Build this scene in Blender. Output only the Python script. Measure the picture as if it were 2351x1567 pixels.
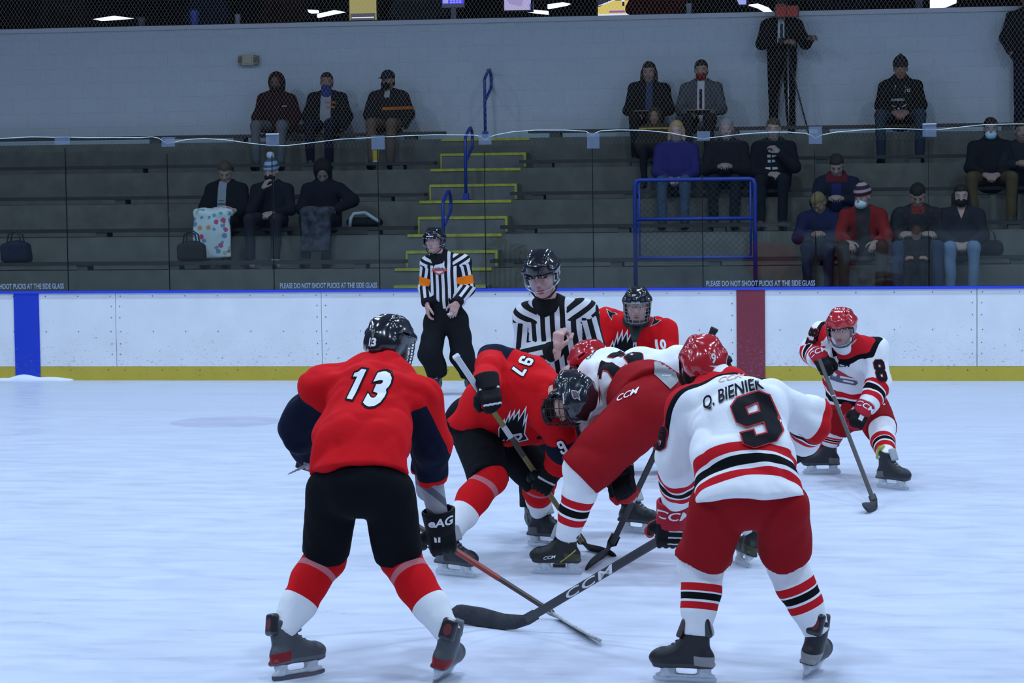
import bpy, bmesh, math, random
import numpy as np
from mathutils import Vector, Matrix
from mathutils.bvhtree import BVHTree
SC = bpy.context.scene
COL = SC.collection
for o in list(bpy.data.objects): bpy.data.objects.remove(o)
A = np.array
def nrm(v):
    v = np.asarray(v, float); return v/np.linalg.norm(v)

# ------------------------------------------------------------------ camera
IW, IH = 2351, 1567
CAM = A([1.8237, -14.4465, 2.2811]); YAW, PITCH, ROLL, FPX = -.1621, -.0662, -.0127, 5736.24
_cy, _sy, _cp, _sp = math.cos(YAW), math.sin(YAW), math.cos(PITCH), math.sin(PITCH)
CF = A([_sy*_cp, _cy*_cp, _sp]); CR = A([_cy, -_sy, 0.]); CU = np.cross(CR, CF)
_c, _s = math.cos(ROLL), math.sin(ROLL); CR, CU = _c*CR+_s*CU, -_s*CR+_c*CU
cd = bpy.data.cameras.new('camera'); cam = bpy.data.objects.new('camera', cd); COL.objects.link(cam)
cam.matrix_world = Matrix(((CR[0], CU[0], -CF[0], CAM[0]), (CR[1], CU[1], -CF[1], CAM[1]), (CR[2], CU[2], -CF[2], CAM[2]), (0, 0, 0, 1)))
cd.sensor_fit = 'HORIZONTAL'; cd.sensor_width = 36; cd.lens = 36*FPX/IW; cd.clip_start = .1; cd.clip_end = 200
SC.camera = cam
def ray(x, y): return nrm(CF+CR*((x-IW/2)/FPX)-CU*((y-IH/2)/FPX))
def ice(x, y, z=0.):                       # photo pixel -> point on a level plane
    d = ray(x, y); return CAM+d*((z-CAM[2])/d[2])
def at(x, y, Y):                           # photo pixel -> point at depth Y in the rink
    d = ray(x, y); return CAM+d*((Y-CAM[1])/d[1])
def px(P):
    d = np.asarray(P)-CAM; z = d@CF; return IW/2+FPX*(d@CR)/z, IH/2-FPX*(d@CU)/z

# ------------------------------------------------------------------ light
SC.view_settings.view_transform = 'Standard'; SC.view_settings.look = 'None'
SC.view_settings.gamma = 1; SC.view_settings.use_curve_mapping = False
SC.view_settings.exposure = 0.0
wd = bpy.data.worlds.new('hall_gloom'); SC.world = wd; wd.use_nodes = True
wd.node_tree.nodes['Background'].inputs[0].default_value = (.35, .5, 1, 1)
wd.node_tree.nodes['Background'].inputs[1].default_value = .10
for gx in range(-3, 4):                    # rows of high-bay lamps hung over the ice sheet
    for gy in range(-2, 3):
        ld = bpy.data.lights.new('high_bay_lamp', 'AREA'); ld.shape = 'DISK'; ld.size = .55
        ld.energy = 118; ld.color = (.575, .755, 1.0); ld.spread = math.radians(165)
        lo = bpy.data.objects.new('high_bay_lamp', ld); COL.objects.link(lo)
        lo.location = (gx*4.4, gy*4.75+1.2, 7.2)
# ------------------------------------------------------------------ materials
_M = {}
def rgb(c):
    return tuple(c)+(1,) if len(c) == 3 else tuple(c)
def mat(name, col, rough=.7, metal=0, layers=(), bump=0, bscale=60, mott=0, mscale=8, coat=0, spec=.5, emit=None, estr=0, stretch=None):
    """principled material; layers = colours switched on where the mesh's L0, L1.. scalar is above zero"""
    key = (name,)+tuple(layers)+(col,)
    if key in _M: return _M[key]
    m = bpy.data.materials.new(name); m.use_nodes = True; nt = m.node_tree; N, L = nt.nodes, nt.links
    b = N['Principled BSDF']; b.inputs['Roughness'].default_value = rough; b.inputs['Metallic'].default_value = metal
    b.inputs['Coat Weight'].default_value = coat; b.inputs['Specular IOR Level'].default_value = spec
    src = None
    if layers or mott:
        r = N.new('ShaderNodeRGB'); r.outputs[0].default_value = rgb(col); src = r.outputs[0]
    for i, lc in enumerate(layers):
        at_ = N.new('ShaderNodeAttribute'); at_.attribute_name = 'L%d' % i
        g = N.new('ShaderNodeMath'); g.operation = 'GREATER_THAN'; g.inputs[1].default_value = 0
        mx = N.new('ShaderNodeMix'); mx.data_type = 'RGBA'; mx.inputs[7].default_value = rgb(lc)
        L.new(at_.outputs['Fac'], g.inputs[0]); L.new(g.outputs[0], mx.inputs[0]); L.new(src, mx.inputs[6]); src = mx.outputs[2]
    if mott or bump:
        tc = N.new('ShaderNodeTexCoord'); mp = N.new('ShaderNodeMapping'); L.new(tc.outputs['Object'], mp.inputs[0])
        if stretch: mp.inputs['Scale'].default_value = stretch
    if mott:
        n = N.new('ShaderNodeTexNoise'); n.inputs['Scale'].default_value = mscale; n.inputs['Detail'].default_value = 6
        L.new(mp.outputs[0], n.inputs[0])
        mr = N.new('ShaderNodeMapRange'); mr.inputs[1].default_value = .3; mr.inputs[2].default_value = .7
        mr.inputs[3].default_value = 1-mott; mr.inputs[4].default_value = 1+mott*.5; L.new(n.outputs['Fac'], mr.inputs[0])
        mm = N.new('ShaderNodeMix'); mm.data_type = 'RGBA'; mm.blend_type = 'MULTIPLY'; mm.inputs[0].default_value = 1
        L.new(src, mm.inputs[6]); L.new(mr.outputs[0], mm.inputs[7]); src = mm.outputs[2]
    if src is not None: L.new(src, b.inputs['Base Color'])
    else: b.inputs['Base Color'].default_value = rgb(col)
    if bump:
        n = N.new('ShaderNodeTexNoise'); n.inputs['Scale'].default_value = bscale; n.inputs['Detail'].default_value = 4
        L.new(mp.outputs[0], n.inputs[0]); bp = N.new('ShaderNodeBump'); bp.inputs['Strength'].default_value = bump; bp.inputs['Distance'].default_value = .01
        L.new(n.outputs['Fac'], bp.inputs['Height']); L.new(bp.outputs[0], b.inputs['Normal'])
    if emit:
        b.inputs['Emission Color'].default_value = rgb(emit); b.inputs['Emission Strength'].default_value = estr
    _M[key] = m; return m
def cloth(name, col, layers=(), rough=.85, bump=.25):
    return mat(name, col, rough, layers=tuple(layers), bump=.8, bscale=9, spec=.10)
RED = (.62, .008, .012); DRED = (.29, .008, .012); WHITE = (.80, .80, .81); BLACK = (.0045, .005, .007); NAVY = (.007, .010, .026)
STRIPE = (.55, .012, .02); SKIN = (.58, .33, .26); CAGE = (.16, .17, .18)

# ------------------------------------------------------------------ objects
def tag(o, label=None, cat=None, group=None, kind=None):
    if label: o['label'] = label
    if cat: o['category'] = cat
    if group: o['group'] = group
    if kind: o['kind'] = kind
    return o
def link(name, me, m, parent=None):
    o = bpy.data.objects.new(name, me); COL.objects.link(o)
    if m is not None and len(me.materials) == 0:
        for x in (m if isinstance(m, (list, tuple)) else [m]): me.materials.append(x)
    if parent is not None: o.parent = parent; o.matrix_parent_inverse = Matrix.Identity(4) if parent.matrix_basis == Matrix.Identity(4) else parent.matrix_basis.inverted()
    return o
def empty(name, loc=(0, 0, 0)):
    o = bpy.data.objects.new(name, None); COL.objects.link(o); o.location = loc; o.empty_display_size = .1; return o
def raw(name, V, Fc, smooth=False):
    me = bpy.data.meshes.new(name); V = np.asarray(V, np.float32)
    me.vertices.add(len(V)); me.vertices.foreach_set('co', V.ravel())
    if isinstance(Fc, np.ndarray):
        n = len(Fc); k = Fc.shape[1]; me.loops.add(n*k); me.loops.foreach_set('vertex_index', Fc.astype(np.int32).ravel())
        me.polygons.add(n); me.polygons.foreach_set('loop_start', np.arange(0, n*k, k, dtype=np.int32)); me.polygons.foreach_set('loop_total', np.full(n, k, np.int32))
    else:
        me.clear_geometry(); me.from_pydata([tuple(map(float, v)) for v in V], [], Fc)
    me.update(calc_edges=True); me.validate()
    if smooth: me.polygons.foreach_set('use_smooth', np.ones(len(me.polygons), bool)); me.update()
    return me
class B:
    """collects solids into one mesh"""
    def __init__(s): s.V = []; s.Fc = []; s.mi = []
    def add(s, V, Fc, mi=0):
        n = len(s.V); s.V += [tuple(v) for v in V]; s.Fc += [tuple(i+n for i in f) for f in Fc]; s.mi += [mi]*len(Fc); return s
    def box(s, c, h, M=np.eye(3), mi=0):
        c = A(c, float); V = [c+A([x*h[0], y*h[1], z*h[2]])@M for x in (-1, 1) for y in (-1, 1) for z in (-1, 1)]
        return s.add(V, [(0, 1, 3, 2), (4, 6, 7, 5), (0, 4, 5, 1), (2, 3, 7, 6), (0, 2, 6, 4), (1, 5, 7, 3)], mi)
    def bb(s, lo, hi, mi=0): return s.box((A(lo, float)+A(hi, float))/2, (A(hi, float)-A(lo, float))/2, mi=mi)
    def tube(s, pts, r, n=8, mi=0, closed=False):
        pts = [A(p, float) for p in pts]; R = r if isinstance(r, (list, tuple)) else [r]*len(pts); rings = []; up = None
        for i, p in enumerate(pts):
            if closed: d = nrm(pts[(i+1) % len(pts)]-pts[i-1])
            else: d = nrm(pts[min(i+1, len(pts)-1)]-pts[max(i-1, 0)])
            if up is None: up = nrm(np.cross(d, [0, 0, 1] if abs(d[2]) < .9 else [1, 0, 0]))
            up = nrm(up-d*(up@d)); w = np.cross(d, up)
            rings.append([p+R[i]*(up*math.cos(2*math.pi*k/n)+w*math.sin(2*math.pi*k/n)) for k in range(n)])
        return s.loft(rings, mi, closed)
    def loft(s, rings, mi=0, closed=False):
        n = len(rings[0]); V = [v for r in rings for v in r]; Fc = []
        for i in range(len(rings)-(0 if closed else 1)):
            j = (i+1) % len(rings)
            for k in range(n): Fc.append((i*n+k, i*n+(k+1) % n, j*n+(k+1) % n, j*n+k))
        if not closed: Fc += [tuple(range(n-1, -1, -1)), tuple((len(rings)-1)*n+k for k in range(n))]
        return s.add(V, Fc, mi)
    def ball(s, c, r, n=10, mi=0):
        c = A(c, float); r = A([r]*3 if np.isscalar(r) else r, float); rings = []
        for i in range(1, n):
            a = math.pi*i/n; rings.append([c+r*A([math.sin(a)*math.cos(b), math.sin(a)*math.sin(b), math.cos(a)]) for b in np.linspace(0, 2*math.pi, 2*n, endpoint=False)])
        return s.loft(rings, mi)
    def build(s, name, m, parent=None, smooth=False):
        me = raw(name, s.V, s.Fc, smooth); ms = m if isinstance(m, (list, tuple)) else [m]
        for x in ms: me.materials.append(x)
        if len(ms) > 1: me.polygons.foreach_set('material_index', A(s.mi, np.int32))
        bm = bmesh.new(); bm.from_mesh(me); bmesh.ops.recalc_face_normals(bm, faces=bm.faces); bm.to_mesh(me); bm.free()
        return link(name, me, None, parent)
def frame(fwd, up=(0, 0, 1)):
    """rows: right, forward, up"""
    f = nrm(fwd); r = nrm(np.cross(f, up)); return A([r, f, np.cross(r, f)])
def rot(v, ax, a):
    ax = nrm(ax); v = A(v, float); return v*math.cos(a)+np.cross(ax, v)*math.sin(a)+ax*(ax@v)*(1-math.cos(a))

# ------------------------------------------------------------------ soft shapes: blended solids meshed on a grid
def chain(P, pts):
    """distance to a poly-line and arc length of the nearest point"""
    best = np.full(P.shape[:-1], 1e9); tt = np.zeros(P.shape[:-1]); s0 = 0
    for i, (a, b) in enumerate(zip(pts[:-1], pts[1:])):
        ba = A(b, float)-a; l = np.linalg.norm(ba); t = (P-a)@ba/(l*l)
        lo = -9 if i == 0 else 0; hi = 9 if i == len(pts)-2 else 1
        te = np.clip(t, lo, hi); d = np.linalg.norm(P-a-np.clip(t, 0, 1)[..., None]*ba, axis=-1)
        m = d < best; best = np.where(m, d, best); tt = np.where(m, s0+te*l, tt); s0 += l
    return best, tt
def waves(seed, n=9):
    r = np.random.RandomState(seed); D = r.randn(n, 3); D /= np.linalg.norm(D, axis=1)[:, None]
    return D*(r.rand(n, 1)*1.6+.5), r.rand(n)*6.28
def wob(P, sc, seed):
    D, ph = waves(seed); w = P*sc; w = w+.6*np.sin(w[..., [1, 2, 0]]*.7+seed)
    return np.sin(w@D.T+ph).sum(-1)/len(ph)*1.6
class F:
    def __init__(s, h=.012, k=.02): s.h = h; s.k = k; s.ops = []; s.lo = A([1e9]*3); s.hi = -s.lo; s.nz = None
    def op(s, fn, lo, hi, mode='+', k=None):
        s.ops.append((fn, A(lo, float), A(hi, float), mode, s.k if k is None else k))
        if mode == '+': s.lo = np.minimum(s.lo, lo); s.hi = np.maximum(s.hi, hi)
        return s
    def cone(s, a, b, ra, rb=None, w=None, fl=1., k=None, mode='+'):
        a, b = A(a, float), A(b, float); rb = ra if rb is None else rb; ba = b-a; bb = max(ba@ba, 1e-9); l = ba/math.sqrt(bb)
        f0, f1 = fl if isinstance(fl, (tuple, list)) else (fl, fl)
        if w is not None: w = A(w, float); w = nrm(w-l*(w@l)); n = np.cross(l, w)
        def fn(P):
            pa = P-a; t = np.clip(pa@ba/bb, 0, 1); q = pa-t[..., None]*ba; r = ra+(rb-ra)*t
            if w is None: return np.linalg.norm(q, axis=-1)-r
            f = f0+(f1-f0)*t; return (np.sqrt((q@w)**2+((q@n)/f)**2+((q@l)/np.minimum(f, 1))**2)-r)*np.minimum(f, 1)
        m = max(ra, rb)*max(1, f0, f1); return s.op(fn, np.minimum(a, b)-m, np.maximum(a, b)+m, mode, k)
    def path(s, pts, rs, w=None, fl=1., k=None, mode='+'):
        for i in range(len(pts)-1):
            f = (fl[i], fl[i+1]) if isinstance(fl, (list, tuple)) else fl
            s.cone(pts[i], pts[i+1], rs[i], rs[i+1], w, f, k, mode)
        return s
    def ell(s, c, r, M=np.eye(3), k=None, mode='+'):
        c = A(c, float); r = A([r]*3 if np.isscalar(r) else r, float)
        def fn(P):
            q = ((P-c)@M.T)/r; k0 = np.linalg.norm(q, axis=-1); k1 = np.linalg.norm(q/r, axis=-1)+1e-9; return k0*(k0-1)/k1
        m = r.max(); return s.op(fn, c-m, c+m, mode, k)
    def box(s, c, hf, M=np.eye(3), r=.01, k=None, mode='+'):
        c = A(c, float); hf = A(hf, float)
        def fn(P):
            q = np.abs((P-c)@M.T)-hf+r; return np.linalg.norm(np.maximum(q, 0), axis=-1)+np.minimum(q.max(-1), 0)-r
        m = np.abs(M.T)@hf; return s.op(fn, c-m, c+m, mode, k)
    def cut(s, p, n, R=9., k=.006):
        """remove what lies beyond p in direction n (within R of p)"""
        p = A(p, float); n = nrm(n)
        def fn(P): return np.where(np.linalg.norm(P-p, axis=-1) < R, -((P-p)@n), 1.)
        return s.op(fn, p-min(R, 3), p+min(R, 3), '-', k)
    def folds(s, amp, sc=9, seed=1): s.nz = (amp, sc, seed); return s
    def field(s):
        h = s.h; lo = s.lo-3*h-.012; n = np.ceil((s.hi+3*h+.012-lo)/h).astype(int)+1
        ax = [(lo[i]+h*np.arange(n[i])).astype(np.float32) for i in range(3)]
        D = np.full(n, .3, np.float32)
        for fn, a, b, mode, k in s.ops:
            m = .05+k; i0 = np.clip(((a-m-lo)/h).astype(int), 0, n); i1 = np.clip(((b+m-lo)/h).astype(int)+2, 0, n)
            if (i1 <= i0).any(): continue
            sl = tuple(slice(i0[i], i1[i]) for i in range(3))
            P = np.stack(np.meshgrid(ax[0][sl[0]], ax[1][sl[1]], ax[2][sl[2]], indexing='ij'), -1)
            d = fn(P); o = D[sl]; q = np.maximum(k-np.abs(o-(d if mode == '+' else -d)), 0)/max(k, 1e-6)
            if mode == '+': D[sl] = np.minimum(o, d)-q*q*k*.25
            else: D[sl] = np.maximum(o, -d)+q*q*k*.25
        if s.nz:
            idx = np.argwhere(np.abs(D) < .06); P = lo+idx*h; w1 = wob(P, s.nz[1], s.nz[2]); w2 = wob(P*A([1, 1, .6]), s.nz[1]*2.3, s.nz[2]+5); v = s.nz[0]*((np.abs(w1)*-1.5+.55)+.55*(np.abs(w2)*-1.3+.45)); D[tuple(idx.T)] += v
        return D, lo
    def tri(s):
        D, lo = s.field(); h = s.h; S = D < 0
        c = np.zeros(A(D.shape)-1, np.int8); off = [(i, j, k) for i in (0, 1) for j in (0, 1) for k in (0, 1)]
        def sub(X, o): return X[o[0]:X.shape[0]-1+o[0], o[1]:X.shape[1]-1+o[1], o[2]:X.shape[2]-1+o[2]]
        for o in off: c += sub(S, o)
        act = (c > 0) & (c < 8); ids = np.argwhere(act); num = np.full(act.shape, -1, np.int32); num[act] = np.arange(len(ids))
        acc = np.zeros((len(ids), 3)); cnt = np.zeros(len(ids))
        vals = {o: D[tuple((ids+o).T)] for o in off}
        for o in off:
            for d in range(3):
                if o[d]: continue
                o2 = list(o); o2[d] = 1; o2 = tuple(o2); a, b = vals[o], vals[o2]; x = (a < 0) != (b < 0)
                t = np.where(x, a/np.where(np.abs(a-b) < 1e-9, 1e-9, a-b), 0); p = np.tile(A(o, float), (len(ids), 1)); p[:, d] += t
                acc[x] += p[x]; cnt[x] += 1
        V = lo+(ids+acc/np.maximum(cnt, 1)[:, None])*h; Q = []
        for d in range(3):
            a = [slice(None)]*3; b = [slice(None)]*3; a[d] = slice(0, -1); b[d] = slice(1, None)
            X = S[tuple(a)] != S[tuple(b)]; E = np.argwhere(X); e1, e2 = (d+1) % 3, (d+2) % 3
            ok = (E[:, e1] > 0) & (E[:, e2] > 0) & (E[:, e1] < act.shape[e1]) & (E[:, e2] < act.shape[e2]); E = E[ok]
            def cell(u, v):
                q = E.copy(); q[:, e1] -= u; q[:, e2] -= v; return num[tuple(q.T)]
            q = np.stack([cell(1, 1), cell(0, 1), cell(0, 0), cell(1, 0)], -1); fl = ~S[tuple(E.T)]
            q[fl] = q[fl][:, ::-1]; Q.append(q)
        Q = np.concatenate(Q); Q = Q[(Q >= 0).all(1)]
        return V, Q
    def build(s, name, m, parent=None, layers=()):
        V, Q = s.tri(); return soft(name, V, Q, m, parent, layers)
def soft(name, V, Q, m, parent=None, layers=(), it=1):
    E = np.concatenate([Q[:, [0, 1]], Q[:, [1, 2]], Q[:, [2, 3]], Q[:, [3, 0]]])       # one light smoothing pass
    for lam in [.5]*it:
        acc = np.zeros_like(V); cn = np.zeros(len(V))
        np.add.at(acc, E[:, 0], V[E[:, 1]]); np.add.at(acc, E[:, 1], V[E[:, 0]]); np.add.at(cn, E[:, 0], 1); np.add.at(cn, E[:, 1], 1)
        V = V+lam*(acc/np.maximum(cn, 1)[:, None]-V)
    me = raw(name, V, Q, True)
    for i, f in enumerate(layers):
        a = me.attributes.new('L%d' % i, 'FLOAT', 'POINT'); a.data.foreach_set('value', np.ascontiguousarray(f(V) if callable(f) else f, np.float32))
    return link(name, me, m, parent)
def join(parts):
    V = []; Q = []; n = 0
    for v, q in parts: V.append(v); Q.append(q+n); n += len(v)
    return np.concatenate(V), np.concatenate(Q)

# ------------------------------------------------------------------ lettering and marks laid on surfaces
def _curve_mesh(cu):
    o = bpy.data.objects.new('t', cu); COL.objects.link(o); bpy.context.view_layer.update()
    me = bpy.data.meshes.new_from_object(o); bpy.data.objects.remove(o)
    V = A([v.co[:] for v in me.vertices]); Fc = [tuple(p.vertices) for p in me.polygons]; bpy.data.meshes.remove(me); return V, Fc
def text(txt, size, bold=0., shear=0., sx=1., space=1.):
    cu = bpy.data.curves.new('t', 'FONT'); cu.body = txt; cu.size = 1; cu.offset = min(bold, .014) if 'M' in txt or 'BAU' in txt else bold; cu.shear = shear; cu.space_character = space
    cu.align_x = 'CENTER'; cu.align_y = 'CENTER'; cu.resolution_u = 3
    V, Fc = _curve_mesh(cu); V = V[:, :2]; V -= (V.max(0)+V.min(0))/2; hgt = V[:, 1].max()-V[:, 1].min()
    return V*size/max(hgt, 1e-6)*A([sx, 1]), Fc
def shape(loops, grow=0.):
    cu = bpy.data.curves.new('t', 'CURVE'); cu.dimensions = '2D'; cu.fill_mode = 'BOTH'; cu.offset = grow
    for lp in loops:
        sp = cu.splines.new('POLY'); sp.points.add(len(lp)-1); sp.use_cyclic_u = True
        for p, (x, y) in zip(sp.points, lp): p.co = (x, y, 0, 1)
    V, Fc = _curve_mesh(cu); return V[:, :2], Fc
def bvh(objs):
    V = []; Fc = []
    for o in objs:
        n = len(V); mw = o.matrix_world if o.parent is None else Matrix.Identity(4)
        V += [mw @ v.co for v in o.data.vertices]; Fc += [tuple(i+n for i in p.vertices) for p in o.data.polygons]
    return BVHTree.FromPolygons(V, Fc)
def drape(name, data, o, U, Vv, tree, m, parent, off=.006, step=.013, reach=.35, N=None):
    """lay a flat outline (metres) onto the surface facing N around o"""
    V, Fc = data; U = nrm(U); Vv = nrm(A(Vv, float)); N = nrm(np.cross(U, Vv)) if N is None else nrm(N); o = A(o, float)
    bm = bmesh.new(); vs = [bm.verts.new((x, y, 0)) for x, y in V]
    for f in Fc:
        try: bm.faces.new([vs[i] for i in f])
        except ValueError: pass
    for axis in (0, 1):
        for c in np.arange(math.floor(V[:, axis].min()/step)*step, V[:, axis].max(), step):
            no = [0, 0, 0]; no[axis] = 1; co = [0, 0, 0]; co[axis] = c
            bmesh.ops.bisect_plane(bm, geom=bm.verts[:]+bm.edges[:]+bm.faces[:], plane_co=co, plane_no=no)
    miss = []
    for v in bm.verts:
        p = o+U*v.co.x+Vv*v.co.y; hit = tree.ray_cast(Vector(p+N*reach), Vector(-N), 2*reach) if tree else (None,)
        if hit[0] is None: miss.append(v); v.co = Vector(p)
        else: v.co = Vector(A(hit[0])+N*off)
    if tree and len(miss) < len(bm.verts): bmesh.ops.delete(bm, geom=miss, context='VERTS')
    me = bpy.data.meshes.new(name); bm.to_mesh(me); bm.free()
    for p in me.polygons: p.use_smooth = True
    return link(name, me, m, parent)
# ------------------------------------------------------------------ rink
def nodes(m): return m.node_tree.nodes, m.node_tree.links
def ice_mat():
    m = bpy.data.materials.new('ice'); m.use_nodes = True; N, L = nodes(m); b = N['Principled BSDF']
    tc = N.new('ShaderNodeTexCoord'); geo = tc.outputs['Object']
    def noise(scale, det, rough=.6, sc=1):
        mp = N.new('ShaderNodeMapping'); mp.inputs['Scale'].default_value = scale; L.new(geo, mp.inputs[0])
        n = N.new('ShaderNodeTexNoise'); n.inputs['Scale'].default_value = sc; n.inputs['Detail'].default_value = det; n.inputs['Roughness'].default_value = rough; n.inputs['Distortion'].default_value = .6
        L.new(mp.outputs[0], n.inputs[0]); return n.outputs['Fac']
    def ramp(s, a, c, lo, hi):
        r = N.new('ShaderNodeMapRange'); r.inputs[1].default_value = a; r.inputs[2].default_value = c; r.inputs[3].default_value = lo; r.inputs[4].default_value = hi; L.new(s, r.inputs[0]); return r.outputs[0]
    def mix(f, a, c):
        x = N.new('ShaderNodeMix'); x.data_type = 'RGBA'
        if isinstance(f, float): x.inputs[0].default_value = f
        else: L.new(f, x.inputs[0])
        for i, v in ((6, a), (7, c)):
            if isinstance(v, tuple): x.inputs[i].default_value = rgb(v)
            else: L.new(v, x.inputs[i])
        return x.outputs[2]
    c = mix(ramp(noise((.35, 1.6, 1), 8), .35, .65, 0., 1.), (.62, .655, .75), (.585, .62, .725))       # scraped and snowy patches
    c = mix(ramp(noise((.9, 14, 1), 6, .7), .56, .72, 0., .5), c, (.50, .54, .65))                 # long skate marks
    c = mix(ramp(noise((5, 2.2, 1), 7, .7), .60, .75, 0., .3), c, (.52, .54, .66))
    sep = N.new('ShaderNodeSeparateXYZ'); L.new(geo, sep.inputs[0])
    def math_(op, a, v):
        x = N.new('ShaderNodeMath'); x.operation = op
        for i, q in enumerate((a, v)):
            if q is None: continue
            if isinstance(q, (int, float)): x.inputs[i].default_value = q
            else: L.new(q, x.inputs[i])
        return x.outputs[0]
    def ring(cx, cy, r0, r1):
        dx = math_('SUBTRACT', sep.outputs[0], cx); dy = math_('SUBTRACT', sep.outputs[1], cy)
        d = math_('SQRT', math_('ADD', math_('MULTIPLY', dx, dx), math_('MULTIPLY', dy, dy)), None)
        return math_('MULTIPLY', math_('GREATER_THAN', d, r0), math_('LESS_THAN', d, r1))
    worn = ramp(noise((1.2, 5, 1), 6, .7), .35, .6, .15, .75)
    c = mix(math_('MULTIPLY', ring(-4.63, 8.28, -1., .53), worn), c, (.44, .42, .55))              # snowed-over spot of the far dot
    c = mix(math_('MULTIPLY', ring(0, 0, -1., .3), math_('MULTIPLY', worn, .5)), c, (.50, .41, .51))
    c = mix(math_('MULTIPLY', ring(0, 0, 4.54, 4.6), math_('MULTIPLY', worn, .35)), c, (.45, .47, .62))
    L.new(c, b.inputs['Base Color']); b.inputs['Roughness'].default_value = .32; b.inputs['Specular IOR Level'].default_value = .28
    L.new(ramp(noise((2, 5, 1), 6), .3, .7, .26, .55), b.inputs['Roughness'])
    bp = N.new('ShaderNodeBump'); bp.inputs['Strength'].default_value = .12; bp.inputs['Distance'].default_value = .01
    L.new(noise((3, 22, 1), 6, .7, 2), bp.inputs['Height']); L.new(bp.outputs[0], b.inputs['Normal']); return m
o = B(); o.add([(-30, -13, 0), (30, -13, 0), (30, 13.05, 0), (-30, 13.05, 0)], [(0, 1, 2, 3)])
tag(o.build('floor', ice_mat()), 'scraped white ice sheet of the rink under the players', 'ice', kind='structure')

def board_mat(name, base, mark, dens):
    """plastic facing with puck scuffs, denser towards the ice"""
    m = bpy.data.materials.new(name); m.use_nodes = True; N, L = nodes(m); b = N['Principled BSDF']
    tc = N.new('ShaderNodeTexCoord'); mp = N.new('ShaderNodeMapping'); mp.inputs['Scale'].default_value = (20, 20, 46); L.new(tc.outputs['Object'], mp.inputs[0])
    n = N.new('ShaderNodeTexNoise'); n.inputs['Scale'].default_value = 1.6; n.inputs['Detail'].default_value = 3; n.inputs['Distortion'].default_value = 1.2; L.new(mp.outputs[0], n.inputs[0])
    sp = N.new('ShaderNodeSeparateXYZ'); L.new(tc.outputs['Object'], sp.inputs[0])
    r1 = N.new('ShaderNodeMapRange'); r1.inputs[1].default_value = .15; r1.inputs[2].default_value = .95; r1.inputs[3].default_value = .607-dens; r1.inputs[4].default_value = .75; L.new(sp.outputs[2], r1.inputs[0])
    g = N.new('ShaderNodeMath'); g.operation = 'SUBTRACT'; L.new(n.outputs['Fac'], g.inputs[0]); L.new(r1.outputs[0], g.inputs[1])
    g2 = N.new('ShaderNodeMath'); g2.operation = 'MULTIPLY'; g2.inputs[1].default_value = 14; g2.use_clamp = True; L.new(g.outputs[0], g2.inputs[0])
    mx = N.new('ShaderNodeMix'); mx.data_type = 'RGBA'; mx.inputs[6].default_value = rgb(base); mx.inputs[7].default_value = rgb(mark); L.new(g2.outputs[0], mx.inputs[0])
    n2 = N.new('ShaderNodeTexNoise'); n2.inputs['Scale'].default_value = 3; n2.inputs['Detail'].default_value = 5; L.new(tc.outputs['Object'], n2.inputs[0])
    mr = N.new('ShaderNodeMapRange'); mr.inputs[3].default_value = .86; mr.inputs[4].default_value = 1.08; L.new(n2.outputs['Fac'], mr.inputs[0])
    mm = N.new('ShaderNodeMix'); mm.data_type = 'RGBA'; mm.blend_type = 'MULTIPLY'; mm.inputs[0].default_value = 1; L.new(mx.outputs[2], mm.inputs[6]); L.new(mr.outputs[0], mm.inputs[7])
    L.new(mm.outputs[2], b.inputs['Base Color']); b.inputs['Roughness'].default_value = .45; b.inputs['Specular IOR Level'].default_value = .3; return m
MB = board_mat('board_white', (.78, .79, .81), (.24, .26, .34), .0); MY = board_mat('kick_yellow', (.52, .40, .045), (.30, .26, .12), -.02)
MBL = board_mat('stripe_blue', (.012, .045, .50), (.10, .14, .45), .02); MRD = board_mat('stripe_red', (.22, .035, .055), (.28, .16, .22), .03)
MCAP = mat('cap_blue', (.02, .06, .62), .4); MSEAM = mat('seam', (.05, .05, .06), .8)
bw = tag(empty('wall_boards', (-3, 13, 0)), 'white rink boards with yellow kick strip and blue cap rail', 'boards', kind='structure')
seams = [-14, -9.7, -7.256, -4.84, -2.4, -.159, 2.436, 4.9, 8]
for i, (a, c) in enumerate(zip(seams[:-1], seams[1:])):
    B().bb((a+.003, 13.0, .16), (c-.003, 13.06, 1.0)).build('board_panel', MB, bw)
B().bb((-14, 13.02, 0), (8, 13.1, 1.0)).build('backing', MSEAM, bw)
B().bb((-14, 12.994, -.01), (8, 13.05, .158)).build('kick_strip', MY, bw)
B().bb((-14, 12.975, 1.0), (8, 13.13, 1.026)).build('cap_rail', MCAP, bw)
B().bb((-8.470, 12.985, 0), (-8.170, 13.02, 1.0)).build('blue_line_stripe', MBL, bw)
B().bb((-.159, 12.985, 0), (.150, 13.02, 1.0)).build('red_line_stripe', MRD, bw)
sc = B()
for a, c in zip(seams[:-1], seams[1:]):
    for x in np.linspace(a+.06, c-.06, 7):
        for z in (.965, .56): sc.box((x, 12.998, z), (.0045, .004, .0045))
    for z in (.85, .72, .42, .3):
        for x in (a+.05, c-.05): sc.box((x, 12.998, z), (.0045, .004, .0045))
    for x in np.linspace(a+.1, c-.1, 6): sc.box((x, 12.992, .12), (.0045, .004, .0045))
sc.build('screws', MSEAM, bw)
o = F(.02, .05)
for x, w, h in ((-8.36, .16, .07), (-8.1, .2, .04), (-7.9, .15, .025), (-8.6, .15, .03)): o.ell((x, 12.97, 0), (w, .07, h))
tag(o.build('snow_pile', mat('snow', (.82, .85, .9), .8)), 'small pile of scraped snow at the foot of the blue stripe', 'snow')
nb = B().bb((-30, -13.1, 0), (30, -13, 1.0)); tag(nb.build('wall_near', MB), 'white rink boards on the near side', 'boards', kind='structure')

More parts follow.
